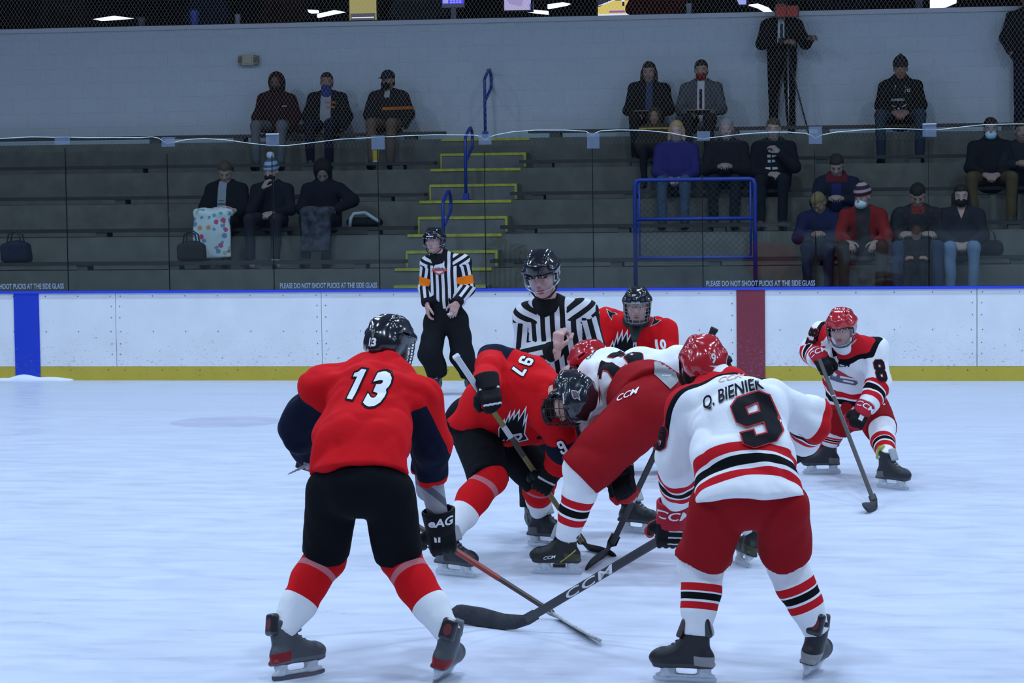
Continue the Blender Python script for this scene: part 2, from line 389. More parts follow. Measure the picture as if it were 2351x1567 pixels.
# glass above the boards
MG = bpy.data.materials.new('rink_glass'); MG.use_nodes = True; N, L = nodes(MG); N.remove(N['Principled BSDF'])
tr = N.new('ShaderNodeBsdfTransparent'); tr.inputs[0].default_value = (.90, .955, .955, 1); gl = N.new('ShaderNodeBsdfGlossy'); gl.inputs['Roughness'].default_value = .03; gl.inputs[0].default_value = (.85, .9, .95, 1)
fr = N.new('ShaderNodeFresnel'); fr.inputs[0].default_value = 1.36; mx = N.new('ShaderNodeMixShader'); L.new(fr.outputs[0], mx.inputs[0]); L.new(tr.outputs[0], mx.inputs[1]); L.new(gl.outputs[0], mx.inputs[2])
L.new(mx.outputs[0], N['Material Output'].inputs[0])
MRIM = mat('glass_rim', (.75, .82, .80), .25); MJOINT = mat('glass_joint', (.012, .014, .014), .8, spec=.05); MSIGN = mat('frosted_print', (.34, .40, .46), .8)
MCLIP = bpy.data.materials.new('clear_clip'); MCLIP.use_nodes = True; N, L = nodes(MCLIP)
N['Principled BSDF'].inputs['Base Color'].default_value = (.22, .28, .40, 1); N['Principled BSDF'].inputs['Roughness'].default_value = .3; N['Principled BSDF'].inputs['Alpha'].default_value = .30
tops = [[(-130, 322), (0, 318), (75, 314), (130, 315.5), (150, 315)], [(150, 315), (205, 316), (260, 315.5), (320, 316), (350, 314), (365, 317), (384, 329)],
        [(384, 329), (400, 326), (430, 320), (470, 317.5), (520, 321), (570, 328), (625, 334)], [(625, 334), (660, 334), (720, 327), (780, 319.5), (868, 315)],
        [(868, 315), (930, 311.5), (1000, 309), (1060, 309.5), (1090, 310), (1103, 313), (1113, 322)], [(1113, 322), (1122, 315), (1140, 309), (1180, 302), (1230, 298.5), (1300, 298.5), (1345, 301), (1354, 306), (1361, 313)],
        [(1361, 313), (1367, 305), (1380, 300), (1420, 298), (1480, 299), (1540, 305), (1580, 313), (1613, 318)], [(1613, 318), (1650, 314), (1700, 308), (1760, 303.5), (1810, 303), (1850, 306), (1864, 311), (1872, 317)],
        [(1872, 317), (1885, 310), (1920, 303), (1980, 298), (2040, 295), (2090, 296), (2133, 297.5)], [(2133, 297.5), (2160, 297), (2210, 291), (2260, 286), (2320, 284.5), (2380, 284), (2420, 286)]]
signs = {0: 'PLEASE DO NOT SHOOT PUCKS AT THE SIDE GLASS', 3: 'PLEASE DO NOT SHOOT PUCKS AT THE SIDE GLASS', 7: 'PLEASE DO NOT SHOOT PUCKS AT THE SIDE GLASS'}
sign_px = {0: (33, 657, 244), 3: (754, 655, 230), 7: (1746, 650, 244)}
plab = {0: 'clear rink glass panel above the blue line stripe, printed warning along its foot', 3: 'clear rink glass panel with printed warning, left of the stair aisle', 7: 'clear rink glass panel with printed warning, above the red line stripe'}
where = ['', 'just right of the panel above the blue stripe', 'in front of the woman under the pale patterned blanket', '', 'in front of the upper stair aisle and the yellow cup', 'right of the stair aisle, behind the linesman',
         'in front of the left half of the blue gate frame', '', 'behind the forward in the red and white sweater bent low', 'at the far right end of the boards']
for i, tp in enumerate(tops):
    P = [at(x, y, 13.08) for x, y in tp]; x0, x1 = P[0][0]+.004, P[-1][0]-.004; P[0][0], P[-1][0] = x0, x1
    lo = [A([p[0], 13.074, 1.02]) for p in P]; q = B(); n = len(P)
    V = [(p[0], y, z) for y in (13.074, 13.086) for p in P for z in (1.02, p[2])]
    Fc = []
    for k in range(n-1):
        a, c = 2*k, 2*k+2; Fc += [(a, c, c+1, a+1), (a+2*n, a+1+2*n, c+1+2*n, c+2*n), (a+1, c+1, c+1+2*n, a+1+2*n), (a, a+2*n, c+2*n, c)]
    Fc += [(0, 1, 1+2*n, 2*n), (2*n-2, 4*n-2, 4*n-1, 2*n-1)]
    g = q.add(V, Fc).build('rink_glass', MG)
    tag(g, plab.get(i, 'clear rink glass panel '+where[i]), 'glass panel', 'glass panels along the far boards')
    rp = []
    for a, c in zip(P[:-1], P[1:]): rp += [a+(c-a)*t for t in (0, .5)]
    rp.append(P[-1]); B().tube([A([p[0], 13.07, p[2]]) for p in rp], .0042, 6).build('top_edge', MRIM, g, True)  # white tube stands for light caught along the glass edge
    B().bb((x1-.007, 13.073, 1.02), (x1, 13.087, P[-1][2]-.12)).build('joint_strip', MJOINT, g)
    if i in signs:
        sx, sy, sw = sign_px[i]; c = at(sx, sy, 13.07); d = text(signs[i], .062, .02, sx=.5); wd_ = d[0][:, 0].max()-d[0][:, 0].min(); d[0][:, 0] *= (sw/204.5)/wd_
        drape('warning_lettering', d, c, (1, 0, 0), (0, 0, 1), None, MSIGN, g, step=5, N=(0, -1, 0))
for k, (x0, y0, x1, y1) in enumerate([(126, 312, 160, 332), (371, 315, 401, 337), (611, 307, 640, 335), (853, 311, 883, 343), (1099, 308, 1128, 332), (1348, 305, 1376, 341), (1600, 301, 1630, 323), (1857, 290, 1887, 330), (2118, 284, 2150, 314)]):
    a, c = at(x0, y1, 13.05), at(x1, y0, 13.05); q = B().bb((a[0], 13.045, a[2]), (c[0], 13.06, c[2])).bb((a[0], 13.06, c[2]-.006), (c[0], 13.10, c[2]))
    if k in (2, 8): q.bb((a[0], 13.043, c[2]-.005), (c[0], 13.06, c[2]+.004), 1)
    tag(q.build('glass_clip', [MCLIP, MRIM]), ['above the board panel right of the blue stripe', 'left of the woman under the patterned blanket', 'above the striped bobble hat', 'above the yellow cup', 'below the tall handrail of the stair aisle', 'over the left post of the blue gate', 'left of the grey-haired spectator', 'below the right foot of the tripod', 'right of the legs of the spectator in the black hoodie'][k].join(['clear plastic clip ', '']), 'clip', 'clips joining the glass panels')

# netting over the glass
MN = mat('net_cord', (.22, .20, .16), .9); q = []; f = []
z0, z1 = 2.62, 4.95; sh = (z1-z0)/1.55
for s in (1, -1):
    for x in np.arange(-9.4-sh, 3.6+sh, .0445):
        a, c = (x, x+sh) if s > 0 else (x+sh, x); n = len(q); r = .00062
        for p in ((a, z0), (c, z1)): q += [(p[0]-r, 13.20, p[1]), (p[0]+r, 13.20, p[1]), (p[0], 13.20+r, p[1])]
        f += [(n, n+1, n+4, n+3), (n+1, n+2, n+5, n+4), (n+2, n, n+3, n+5)]
tag(B().add(q, f).build('safety_net', MN), 'tan diamond mesh safety net hanging above the glass', 'netting')

# ------------------------------------------------------------------ stand
MC = mat('stand_concrete', (.128, .120, .100), .9, mott=.22, mscale=5, bump=.15, bscale=30); MCD = mat('step_concrete', (.15, .145, .14), .9, mott=.2, mscale=6)
MYL = mat('nosing_yellow', (.45, .40, .04), .7, mott=.25, mscale=20); MPL = mat('bench_board', (.030, .024, .022), .6, mott=.3, mscale=12, stretch=(.3, 6, 6)); MBR = mat('bench_bracket', (.06, .058, .055), .7)
ROWZ = [1.20, 1.583, 1.981, 2.377, 2.769]; ROWY = [14.6+.76*k for k in range(5)]; SX0, SX1 = -4.32, -3.16
o = B().bb((-14, 13.15, .5), (8, 14.62, .82)); tag(o.build('floor_walkway', MC), 'concrete walkway behind the glass', 'floor', kind='structure')
for k in range(5):
    y1 = ROWY[k+1] if k < 4 else 18.3
    tag(B().bb((-14, ROWY[k], .5), (8, y1+.02, ROWZ[k])).build('floor_terrace', MC), 'concrete seating step of the stand', 'terrace', 'terrace steps of the stand', 'structure')
    nose = B().bb((SX0, ROWY[k]-.012, ROWZ[k]-.03), (SX1, ROWY[k]+.03, ROWZ[k]+.004))
    tag(nose.build('trim_nosing', MYL), 'yellow edge strip along a stair landing', 'edge strip', 'yellow stair edges', 'structure')
    hz = [1.011, 1.394, 1.788, 2.18, 2.574][k]; hy = ROWY[k]-.38
    st = tag(B().bb((SX0+.06, hy, ROWZ[k]-.5), (SX1, ROWY[k], hz)).build('floor_step', MCD), 'concrete half step of the stair aisle with yellow edging', 'step', 'half steps of the stair aisle', 'structure')
    e = B().bb((SX0+.06, hy-.01, hz-.03), (SX1, hy+.03, hz+.003))
    if k: e.bb((SX0+.055, hy-.008, ROWZ[k-1]), (SX0+.075, hy+.01, hz)).bb((SX1-.02, hy-.008, hz-.19), (SX1+.01, hy+.05, hz))
    e.build('yellow_edge', MYL, st)
    for side, (a, c) in enumerate(((-12, SX0+.1-.02*k), (SX1-.02, 6))):
        bn = tag(empty('bench', ((a+c)/2, ROWY[k], ROWZ[k])), ['long dark bench board %s the stair aisle, %s row from the front' % ('left of' if side == 0 else 'right of', w) for w in ('first', 'second', 'third', 'fourth', 'topmost fifth')][k], 'bench', 'bench boards of the stand')
        B().bb((a, ROWY[k]+.0, ROWZ[k]+.058), (c, ROWY[k]+.26, ROWZ[k]+.10)).build('seat_board', MPL, bn)
        for x in np.arange(a+.35, c, 1.15):
            if -9 < x < 3.3: B().bb((x-.07, ROWY[k]+.01, ROWZ[k]-.002), (x+.07, ROWY[k]+.24, ROWZ[k]+.06)).build('bracket', MBR, bn)
# rear wall of the stand
def block_mat():
    m = bpy.data.materials.new('painted_block'); m.use_nodes = True; N, L = nodes(m); b = N['Principled BSDF']
    tc = N.new('ShaderNodeTexCoord'); mp = N.new('ShaderNodeMapping'); mp.inputs['Rotation'].default_value = (math.pi/2, 0, 0); L.new(tc.outputs['Object'], mp.inputs[0])
    br = N.new('ShaderNodeTexBrick'); br.inputs['Scale'].default_value = 1; br.inputs['Brick Width'].default_value = .4; br.inputs['Row Height'].default_value = .2; br.inputs['Mortar Size'].default_value = .006; br.inputs['Mortar Smooth'].default_value = .6
    br.inputs[1].default_value = (.50, .555, .60, 1); br.inputs[2].default_value = (.48, .535, .585, 1); br.inputs[3].default_value = (.44, .49, .54, 1); L.new(mp.outputs[0], br.inputs[0])
    L.new(br.outputs[0], b.inputs['Base Color']); b.inputs['Roughness'].default_value = .75
    bp = N.new('ShaderNodeBump'); bp.inputs['Strength'].default_value = .3; bp.inputs['Distance'].default_value = .004; bp.invert = True; L.new(br.outputs['Fac'], bp.inputs['Height']); L.new(bp.outputs[0], b.inputs['Normal']); return m
tag(B().bb((-14, 18.3, .5), (8, 18.5, 4.29)).build('wall_rear', block_mat()), 'white painted block wall behind the stand', 'wall', kind='structure')
tag(B().bb((-14, 18.27, 4.30), (8, 18.53, 4.358)).bb((-14, 18.295, 4.285), (8, 18.4, 4.30)).build('trim_wall_cap', mat('wall_cap', (.52, .54, .57), .6)), 'pale cap running along the top of the block wall', 'trim', kind='structure')
# lounge behind and above the wall
MDK = mat('lounge_dark', (.012, .012, .014), .9, mott=.5, mscale=1.2)
tag(B().bb((-16, 18.5, 3.4), (10, 26, 3.5)).build('floor_lounge', MDK), 'dark lounge floor', 'floor', kind='structure')
tag(B().bb((-16, 26, 3.4), (10, 26.2, 7.4)).build('wall_lounge', MDK), 'dark rear wall of the lounge', 'wall', kind='structure')
def screen_mat(name, c1, c2, c3, s, strength, band=None):
    m = bpy.data.materials.new(name); m.use_nodes = True; N, L = nodes(m); b = N['Principled BSDF']; b.inputs['Base Color'].default_value = (.02, .02, .02, 1)
    tc = N.new('ShaderNodeTexCoord'); v = N.new('ShaderNodeTexVoronoi'); v.inputs['Scale'].default_value = s; L.new(tc.outputs['Object'], v.inputs[0])
    r = N.new('ShaderNodeValToRGB'); r.color_ramp.interpolation = 'CONSTANT'; e = r.color_ramp.elements; e[0].color = rgb(c1); e[1].color = rgb(c2); e[1].position = .5; x = e.new(.72); x.color = rgb(c3)
    L.new(v.outputs['Color'], r.inputs[0]); L.new(r.outputs[0], b.inputs['Emission Color']); b.inputs['Emission Strength'].default_value = strength; return m
MTV = mat('tv_case', (.01, .01, .011), .4)
TY = 21.5
for nm, (x0, y0, x1, y1), m, lab, band in (
    ('television', (803, -50, 863, 47), screen_mat('scr_a', (.42, .38, .13), (.50, .46, .18), (.10, .10, .16), 2.2, .62), 'lit yellow screen in the lounge, leftmost of the screens', ((805, 30, 862, 47), (.12, .12, .16))),
    ('television', (1158, -50, 1218, 24), screen_mat('scr_b', (.42, .36, .70), (.55, .50, .85), (.10, .14, .75), 3.5, .75), 'lit pale pink and blue screen in the lounge', None),
    ('television', (1373, -55, 1466, 36), screen_mat('scr_c', (.75, .60, .16), (.75, .60, .16), (.70, .56, .15), 2, .95), 'lit screen showing a yellow ball court', 'court'),
    ('television', (1674, -45, 1713, 11), screen_mat('scr_d', (.35, .42, .95), (.40, .46, 1), (.5, .56, 1), 3, .8), 'small lit pale blue screen left of the camera tripod', None)):
    a, c = at(x0, y1, TY), at(x1, y0, TY); t = tag(empty(nm, ((a[0]+c[0])/2, TY, a[2])), lab, 'television', 'screens in the lounge')
    B().bb((a[0]-.03, TY, a[2]-.03), (c[0]+.03, TY+.07, c[2]+.03)).build('case', MTV, t)
    B().bb((a[0], TY-.006, a[2]), (c[0], TY+.002, c[2])).build('screen', m, t)
    B().tube([((a[0]+c[0])/2, TY+.1, a[2]+.2), ((a[0]+c[0])/2, TY+.12, 7.4)], .03).build('mount', MTV, t)
    if band == 'court':
        w = c[0]-a[0]; h = 36/FPX*37
        k = B().bb((a[0], TY-.009, a[2]), (a[0]+w*.97, TY-.005, a[2]+.022), 0).bb((a[0]+w*.28, TY-.011, a[2]+.036), (a[0]+w*.66, TY-.005, a[2]+.065), 1)
        k.add([(a[0], TY-.008, a[2]+.12), (a[0]+w*.38, TY-.008, a[2]+.21), (a[0]+w, TY-.008, a[2]+.21), (a[0]+w, TY-.008, a[2]+.6), (a[0], TY-.008, a[2]+.6)], [(0, 1, 2, 3, 4)], 2)
        for j in range(7): k.add([(a[0]+.01+j*.035, TY-.0095, a[2]+.14+.013*j), (a[0]+.1+j*.035, TY-.0095, a[2]+.155+.013*j), (a[0]+.1+j*.035, TY-.0095, a[2]+.163+.013*j), (a[0]+.01+j*.035, TY-.0095, a[2]+.148+.013*j)], [(0, 1, 2, 3)], 0)
        k.bb((a[0]+w*.60, TY-.011, a[2]+.13), (a[0]+w*.65, TY-.007, a[2]+.19), 3).bb((a[0]+w*.58, TY-.011, a[2]+.19), (a[0]+w*.66, TY-.007, a[2]+.26), 0).bb((a[0]+w*.8, TY-.011, a[2]+.22), (a[0]+w*.97, TY-.007, a[2]+.4), 4)
        k.build('picture', [mat('scr_w', (.1, .1, .1), emit=(.8, .85, .95), estr=.9), mat('scr_p', (.1, .1, .1), emit=(.28, .1, .55), estr=.9), mat('scr_k', (.1, .1, .1), emit=(.03, .035, .07), estr=.6), mat('scr_k2', (.02, .02, .02), .5), mat('scr_bl', (.1, .1, .1), emit=(.2, .25, .8), estr=.8)], t)
    elif band: 
        p, r2 = at(band[0][0], band[0][3], TY), at(band[0][2], band[0][1], TY); B().bb((p[0], TY-.01, p[2]), (r2[0], TY-.006, r2[2])).bb((p[0]+.02, TY-.013, p[2]+.03), (r2[0]-.02, TY-.009, p[2]+.045), 1).build('picture', [mat('scr_g', (.1, .1, .1), emit=band[1], estr=.6), mat('scr_w', (.1, .1, .1), emit=(.8, .85, .95), estr=.9)], t)
# score display on a post at the counter
a, c = at(1015, 18, 18.9), at(1065, -25, 18.9); mid = (a[0]+c[0])/2
t = tag(empty('score_display', (mid, 18.9, 4.36)), 'blue lit display panel on a short post on the lounge counter', 'display')
B().bb((a[0], 18.9, a[2]), (c[0], 18.96, c[2])).build('case', mat('disp_case', (.3, .3, .32), .6), t)
B().bb((a[0]+.005, 18.894, a[2]+.05), (c[0]-.005, 18.9, c[2])).build('screen', mat('disp_scr', (.02, .02, .1), emit=(.07, .06, .95), estr=.95), t)
k = B()
for r_ in range(4):
    for j in range(4): k.bb((a[0]+.11+j*.042, 18.889, a[2]+.062+r_*.03), (a[0]+.14+j*.042, 18.894, a[2]+.078+r_*.03))
k.bb((a[0]+.015, 18.889, a[2]+.06), (a[0]+.085, 18.894, a[2]+.2)); k.build('digits', mat('disp_dig', (.1, .1, .1), emit=(.5, .5, 1.), estr=.7), t)
B().bb((mid-.035, 18.92, 4.30), (mid+.035, 18.96, a[2])).build('post', mat('disp_post', (.22, .24, .25), .6), t)
# counter ledge, glowing reflection shapes, odds and ends on it
tag(B().bb((-14, 18.53, 4.25), (8, 19.0, 4.30)).build('counter', MDK), 'dark counter along the lounge edge', 'counter')
ML = mat('reflection_glow', (.9, .9, .9), emit=(.72, .80, 1.), estr=1.5)  # reflected light streaks, added as glowing slabs rather than real fixtures
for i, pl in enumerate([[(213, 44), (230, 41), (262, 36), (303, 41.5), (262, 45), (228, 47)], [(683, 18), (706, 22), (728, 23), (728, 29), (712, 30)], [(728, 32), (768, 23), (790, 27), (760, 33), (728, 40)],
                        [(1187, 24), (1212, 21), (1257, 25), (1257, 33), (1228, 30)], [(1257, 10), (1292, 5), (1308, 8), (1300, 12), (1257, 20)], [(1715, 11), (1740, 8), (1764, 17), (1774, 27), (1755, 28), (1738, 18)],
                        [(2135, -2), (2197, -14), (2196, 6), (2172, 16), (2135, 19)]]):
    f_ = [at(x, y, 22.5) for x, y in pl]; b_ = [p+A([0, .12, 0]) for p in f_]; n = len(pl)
    tag(B().loft([f_, b_]).build('light_reflection', ML), 'glowing reflection shape in the lounge '+['at the far left', 'left of the yellow screen, upper piece of a pair', 'left of the yellow screen, lower piece of a pair', 'beside the pink and blue screen', 'between the pink and the court screen', 'left of the camera on the tripod', 'near the right end of the wall'][i], 'light reflection', 'reflection shapes in the lounge')
MCUP = mat('paper_cup', (.30, .32, .36), .7)
for x, y0, y1, w, lab, m in ((1582, 8, 33, 8, 'white napkin box on the lounge counter beside a maroon jacket', MCUP), (546, 33, 54, 6, 'pale cup on the lounge counter, second from the left', MCUP), (447, 24, 58, 10, 'blue tinted bottle on the lounge counter', mat('blue_plastic', (.04, .08, .35), .4)), (325, 40, 60, 8, 'grey cup on the lounge counter at the left', mat('cup_grey', (.12, .12, .13), .7)), (2110, 0, 22, 12, 'grey carton on the lounge counter at the right', mat('carton', (.10, .10, .12), .7))):
    p, r2 = at(x-w, y1, 18.7), at(x+w, y0, 18.7); cx, hw = (p[0]+r2[0])/2, (r2[0]-p[0])/2
    rings = [[A([cx+hw*s*math.cos(t_), 18.7+hw*s*math.sin(t_), z]) for t_ in np.linspace(.785, 6.28+.785, 4 if 'box' in lab or 'carton' in lab else 14, endpoint=False)] for s, z in ((.85, 4.30), (1, r2[2]-.02), (1.06, r2[2]-.015), (1.06, r2[2]))]
    tag(B().loft(rings).build('counter_container', m), lab, 'cup' if 'cup' in lab else 'box' if 'box' in lab or 'carton' in lab else 'bottle')

# emergency light
a, c = at(550, 150, 18.3), at(597, 126, 18.3); zc = (a[2]+c[2])/2; xc = (a[0]+c[0])/2
t = tag(empty('emergency_light', (xc, 18.3, a[2])), 'beige twin-lamp emergency light fixed high on the block wall', 'emergency light')
ME = mat('beige_case', (.42, .38, .27), .6); B().bb((xc-.085, 18.2, a[2]), (xc+.085, 18.3, c[2])).bb((xc-.05, 18.19, a[2]+.02), (xc+.05, 18.2, c[2]-.02)).build('case', ME, t)
for s in (-1, 1): B().bb((xc+s*.105-.028, 18.19, a[2]+.01), (xc+s*.105+.028, 18.29, c[2]-.01)).bb((xc+s*.105-.018, 18.18, zc-.035), (xc+s*.105+.018, 18.192, zc+.035), 1).build('lamp_head', [mat('beige_dark', (.26, .22, .13), .6), mat('lamp_lens', (.14, .10, .05), .3)], t)
# handrails of the aisle
MBLUE = mat('rail_blue', (.010, .035, .26), .45)
for (x, Y, z, lab) in ((-3.765, 17.78, 2.77, 'tall blue looped handrail at the top of the stair aisle against the wall'), (-3.745, 16.2, 1.981, 'blue looped handrail halfway up the stair aisle on a square foot'), (-3.745, 14.66, 1.20, 'blue looped handrail low on the stair aisle behind the referee')):
    t = tag(empty('handrail', (x, Y, z)), lab, 'handrail', 'blue handrails of the stair aisle'); s_ = 1.0
    P = lambda y, h: (x, Y+y, z+h)
    B().tube([P(0, 0), P(0, .55), P(0, .74), P(.02, .78), P(.30, .90), P(.40, .91), P(.50, .84), P(.52, .74), P(.48, .66), P(.04, .50)], .020, 10).build('rail', MBLUE, t, True)
    B().bb((x-.06, Y-.06, z), (x+.06, Y+.06, z+.015)).bb((x-.035, Y-.035, z), (x+.035, Y+.035, z+.09)).build('foot_plate', MBLUE, t)
# blue framed gate
gy = 14.05; a, c = at(1459, 592, gy), at(1733, 410, gy); t = tag(empty('gate', (a[0], gy, .82)), 'blue tubular gate frame filled with chain link behind the glass', 'gate')
zb, zt = a[2], c[2]; zm = at(1590, 502, gy)[2]; r = .025
B().tube([(a[0], gy, .82), (a[0], gy, zt-.06), (a[0]+.02, gy, zt-.01), (a[0]+.06, gy, zt), (c[0]-.06, gy, zt), (c[0]-.02, gy, zt-.01), (c[0], gy, zt-.06), (c[0], gy, .82)], r, 10).build('frame', MBLUE, t, True)
B().tube([(a[0], gy, zm), (c[0], gy, zm)], r*.9, 10).build('middle_rail', MBLUE, t, True); B().tube([(a[0], gy, zb), (c[0], gy, zb)], r*.8, 10).build('bottom_rail', MBLUE, t, True)
for xx in (a[0]+.05, c[0]-.05): B().tube([(xx, gy, zb), (xx, gy, zt)], .012, 8).build('edge_bar', MBLUE, t, True)
w = B(); W_, H_ = c[0]-a[0], zt-zb
for s in (1, -1):
    for x in np.arange(-H_, W_, .072):
        p0, p1 = max(x, 0), min(x+H_, W_)
        if p1-p0 < .02: continue
        f0, f1 = p0-x, p1-x; xs = (a[0]+p0, a[0]+p1) if s > 0 else (c[0]-p0, c[0]-p1); w.tube([(xs[0], gy, zb+f0), (xs[1], gy, zb+f1)], .0022, 4)
w.build('chain_link', mat('wire', (.03, .03, .032), .5), t)
# ------------------------------------------------------------------ body kit
def head_field(c, M, s=1., h=.0055, hatless=True):
    f = F(h, .012); L = lambda x, y, z: c+s*(A([x, y, z])@M); e = lambda p, r, k=None, mode='+': f.ell(L(*p), A(r)*s, M, k, mode)
    e((0, -.012, .038), (.077, .098, .088)); e((0, .022, -.035), (.062, .072, .078), .03); e((0, .058, -.088), (.030, .026, .022), .025)
    for q in (-1, 1):
        e((q*.036, .055, -.022), (.028, .032, .03), .02); e((q*.03, .083, .030), (.026, .012, .008), .012)
        e((q*.079, -.004, -.002), (.010, .021, .033), .008); e((q*.031, .099, .010), (.019, .016, .011), .008, '-'); f.ell(L(q*.031, .080, .009), .0125*s, k=.003)
        e((q*.012, .100, -.026), (.009, .011, .008), .008)
    f.cone(L(0, .086, .018), L(0, .110, -.022), .0085*s, .0125*s, k=.012); e((0, .092, -.054), (.024, .011, .006), .006); e((0, .090, -.066), (.021, .011, .007), .006)
    e((0, .106, -.060), (.026, .006, .0018), .002, '-')
    return f
def head_layers(c, M, s=1.):
    def loc(P): return ((P-c)@M.T)/s
    def ellv(P, p, r):
        q = loc(P); q[:, 0] = np.abs(q[:, 0]); return 1-np.linalg.norm((q-A(p))/A(r), axis=1)
    return [lambda P: np.maximum(ellv(P, (0, .095, -.053), (.025, .022, .0065)), ellv(P, (0, .095, -.066), (.021, .022, .0065))),
            lambda P: ellv(P, (.031, .092, .032), (.024, .03, .0055)), lambda P: ellv(P, (.031, .09, .0085), (.0135, .012, .0055)), lambda P: ellv(P, (.031, .092, .0085), (.0062, .012, .0062))]
def skin_mat(tone=SKIN, brow=(.06, .035, .025)):
    return mat('skin', tone, .55, layers=((.45, .10, .10), brow, (.62, .62, .64), (.03, .03, .04)), spec=.35)
def hand_parts(w, d, back, thumb, curl=(40, 50, 35), s=1., spread=.010, tcurl=25, fat=1., h=.0045, palm=True):
    """bare hand: w wrist, d towards the fingers, back = outward normal of the back of the hand, thumb = side of the thumb"""
    d = nrm(d); b = nrm(A(back, float)-d*(d@back)); t = np.cross(d, b); t = t if t@A(thumb) > 0 else -t
    f = F(h*(1.25 if fat > 1.2 else 1), .010*fat); X = lambda u, v, z: w+s*(t*u+d*v+b*z)
    M = A([t, d, b])
    if palm: f.box(X(0, .048, 0), A([.040, .046, .014])*s*A([fat**.4, 1, fat]), M, .013*s*fat**.6, .02); f.cone(X(0, -.05, 0), X(0, .02, 0), .027*s*fat**.5, .030*s*fat**.5, t, .75, .02)
    tips = []
    for i, (u, ln) in enumerate(((.030, .92), (.010, 1.), (-.011, .94), (-.031, .76))):
        p = X(u, .088-.006*abs(i-1.2), .002); dd = nrm(d+t*u*spread*20); n = b; ax = np.cross(dd, b); r = .0098*s*fat
        cv = [c*(1+.08*(i-1)) for c in curl]
        for L_, a in ((.043, cv[0]), (.027, cv[1]), (.021, cv[2])):
            dd = rot(dd, ax, -math.radians(a)); q = p+dd*L_*ln*s; f.cone(p, q, r, r*.9, k=.006*fat); p = q; r *= .9
        tips.append(p)
    p = X(.030, .018, -.004); dd = nrm(t*.75+d*.66-b*.25); ax = nrm(np.cross(dd, d+b*-.6))
    for L_, r, a in ((.042, .0135, 0), (.033, .0115, tcurl), (.026, .0100, tcurl)):
        dd = rot(dd, ax, math.radians(a)); q = p+dd*L_*s; f.cone(p, q, r*s*fat, r*.92*s*fat, k=.010*fat); p = q
    return f, (t, d, b)

# ---- helmets
def helmet(root, c, M, col, name='helmet', num=None, logo=None, s=1., fit='visor', strap=True, dark=BLACK, vents=True):
    L = lambda x, y, z: A(c)+s*(A([x, y, z])@M); f = F(.006*s, .012)
    f.ell(L(0, -.008, .036), A([.104, .133, .112])*s, M); f.ell(L(0, -.062, -.012), A([.098, .082, .075])*s, M, .03)
    for q in (-1, 1):
        f.cone(L(q*.040, .085, .088), L(q*.045, -.088, .090), .016*s, .017*s, k=.03); f.cone(L(q*.043, .03, .118), L(q*.045, -.04, .120), .018*s, .018*s, k=.025); f.cone(L(q*.090, .06, .048), L(q*.090, -.06, .045), .015*s, .018*s, k=.03)
        f.ell(L(q*.078, .012, -.030), A([.024, .034, .042])*s, M, .02)
    f.cone(L(0, -.135, .03), L(0, -.128, -.045), .018*s, .030*s, k=.02)
    f.ell(L(0, -.002, .010), A([.089, .116, .108])*s, M, .004, '-')
    f.box(L(0, .14, -.070), A([.16, .105, .101])*s, M, .02*s, .010, '-'); f.box(L(0, 0, -.135), A([.2, .3, .062])*s, M, .01*s, .01, '-')
    for q in (-1, 1):
        f.ell(L(q*.10, .022, -.028), A([.05, .017, .024])*s, M, .004, '-')
        if vents:
            f.box(L(q*.052, .045, .146), A([.006, .028, .03])*s, M, .004, .004, '-'); f.box(L(q*.050, -.06, .150), A([.006, .030, .03])*s, M, .004, .004, '-')
            f.box(L(q*.018, -.015, .158), A([.005, .030, .02])*s, M, .004, .004, '-'); f.box(L(q*.108, -.035, .050), A([.02, .03, .005])*s, M, .004, .004, '-')
    m = mat(name+'_shell', col, .16, coat=.4, spec=.6)
    hl = f.build(name, m, root); f2 = F(.007*s, .008); f2.ell(L(0, -.004, .022), A([.093, .121, .106])*s, M); f2.ell(L(0, -.004, .012), A([.083, .111, .102])*s, M, .002, '-')
    f2.box(L(0, .14, -.066), A([.16, .105, .100])*s, M, .02*s, .010, '-'); f2.box(L(0, 0, -.125), A([.2, .3, .062])*s, M, .01*s, .01, '-'); f2.build('liner', mat('liner', (.015, .015, .017), .9), hl)
    if strap:
        k = B()
        for q in (-1, 1): k.tube([L(q*.088, .008, -.05), L(q*.080, .03, -.09), L(q*.045, .062, -.122), L(0, .075, -.128)], .006*s, 6)
        k.build('chin_strap', mat('strap', (.02, .02, .022), .8), hl, True)
    return hl
def visor(hl, c, M, lo=-.055, s=1., r=.128, tint=.9, name='visor'):
    q = B(); L = lambda x, y, z: A(c)+s*(A([x, y, z])@M); n = 17; rows = [.044, .02, -.02, lo]; rr = [1, 1.015, 1.01, .985]; V = []; Fc = []
    for z, k in zip(rows, rr):
        for a in np.linspace(-1.45, 1.45, n):
            zz = z+(.02*abs(a/1.45)**2 if z == lo else 0); V.append(L(.108*math.sin(a)*k, -.004+.141*math.cos(a)*k, zz))
    for i in range(3):
        for j in range(n-1): Fc.append((i*n+j, i*n+j+1, (i+1)*n+j+1, (i+1)*n+j))
    o = q.add(V, Fc).build(name, MVIS, hl, True); md = o.modifiers.new('thick', 'SOLIDIFY'); md.thickness = .002; 
    k = B()
    for a in (-1.1, -.7, -.35, 0, .35, .7, 1.1): k.ball(L(.110*math.sin(a), -.004+.143*math.cos(a), .038), .0045*s, 5)
    k.tube([L(.1085*math.sin(a), -.004+.1415*math.cos(a), lo+.02*abs(a/1.45)**2) for a in np.linspace(-1.45, 1.45, 15)], .0016, 5, 1)
    k.build('visor_screws', [mat('screw_silver', (.6, .62, .65), .25, 1), mat('visor_rim', (.45, .5, .55), .3)], hl)
    return o
MVIS = bpy.data.materials.new('clear_visor'); MVIS.use_nodes = True; N, L = nodes(MVIS); N.remove(N['Principled BSDF'])
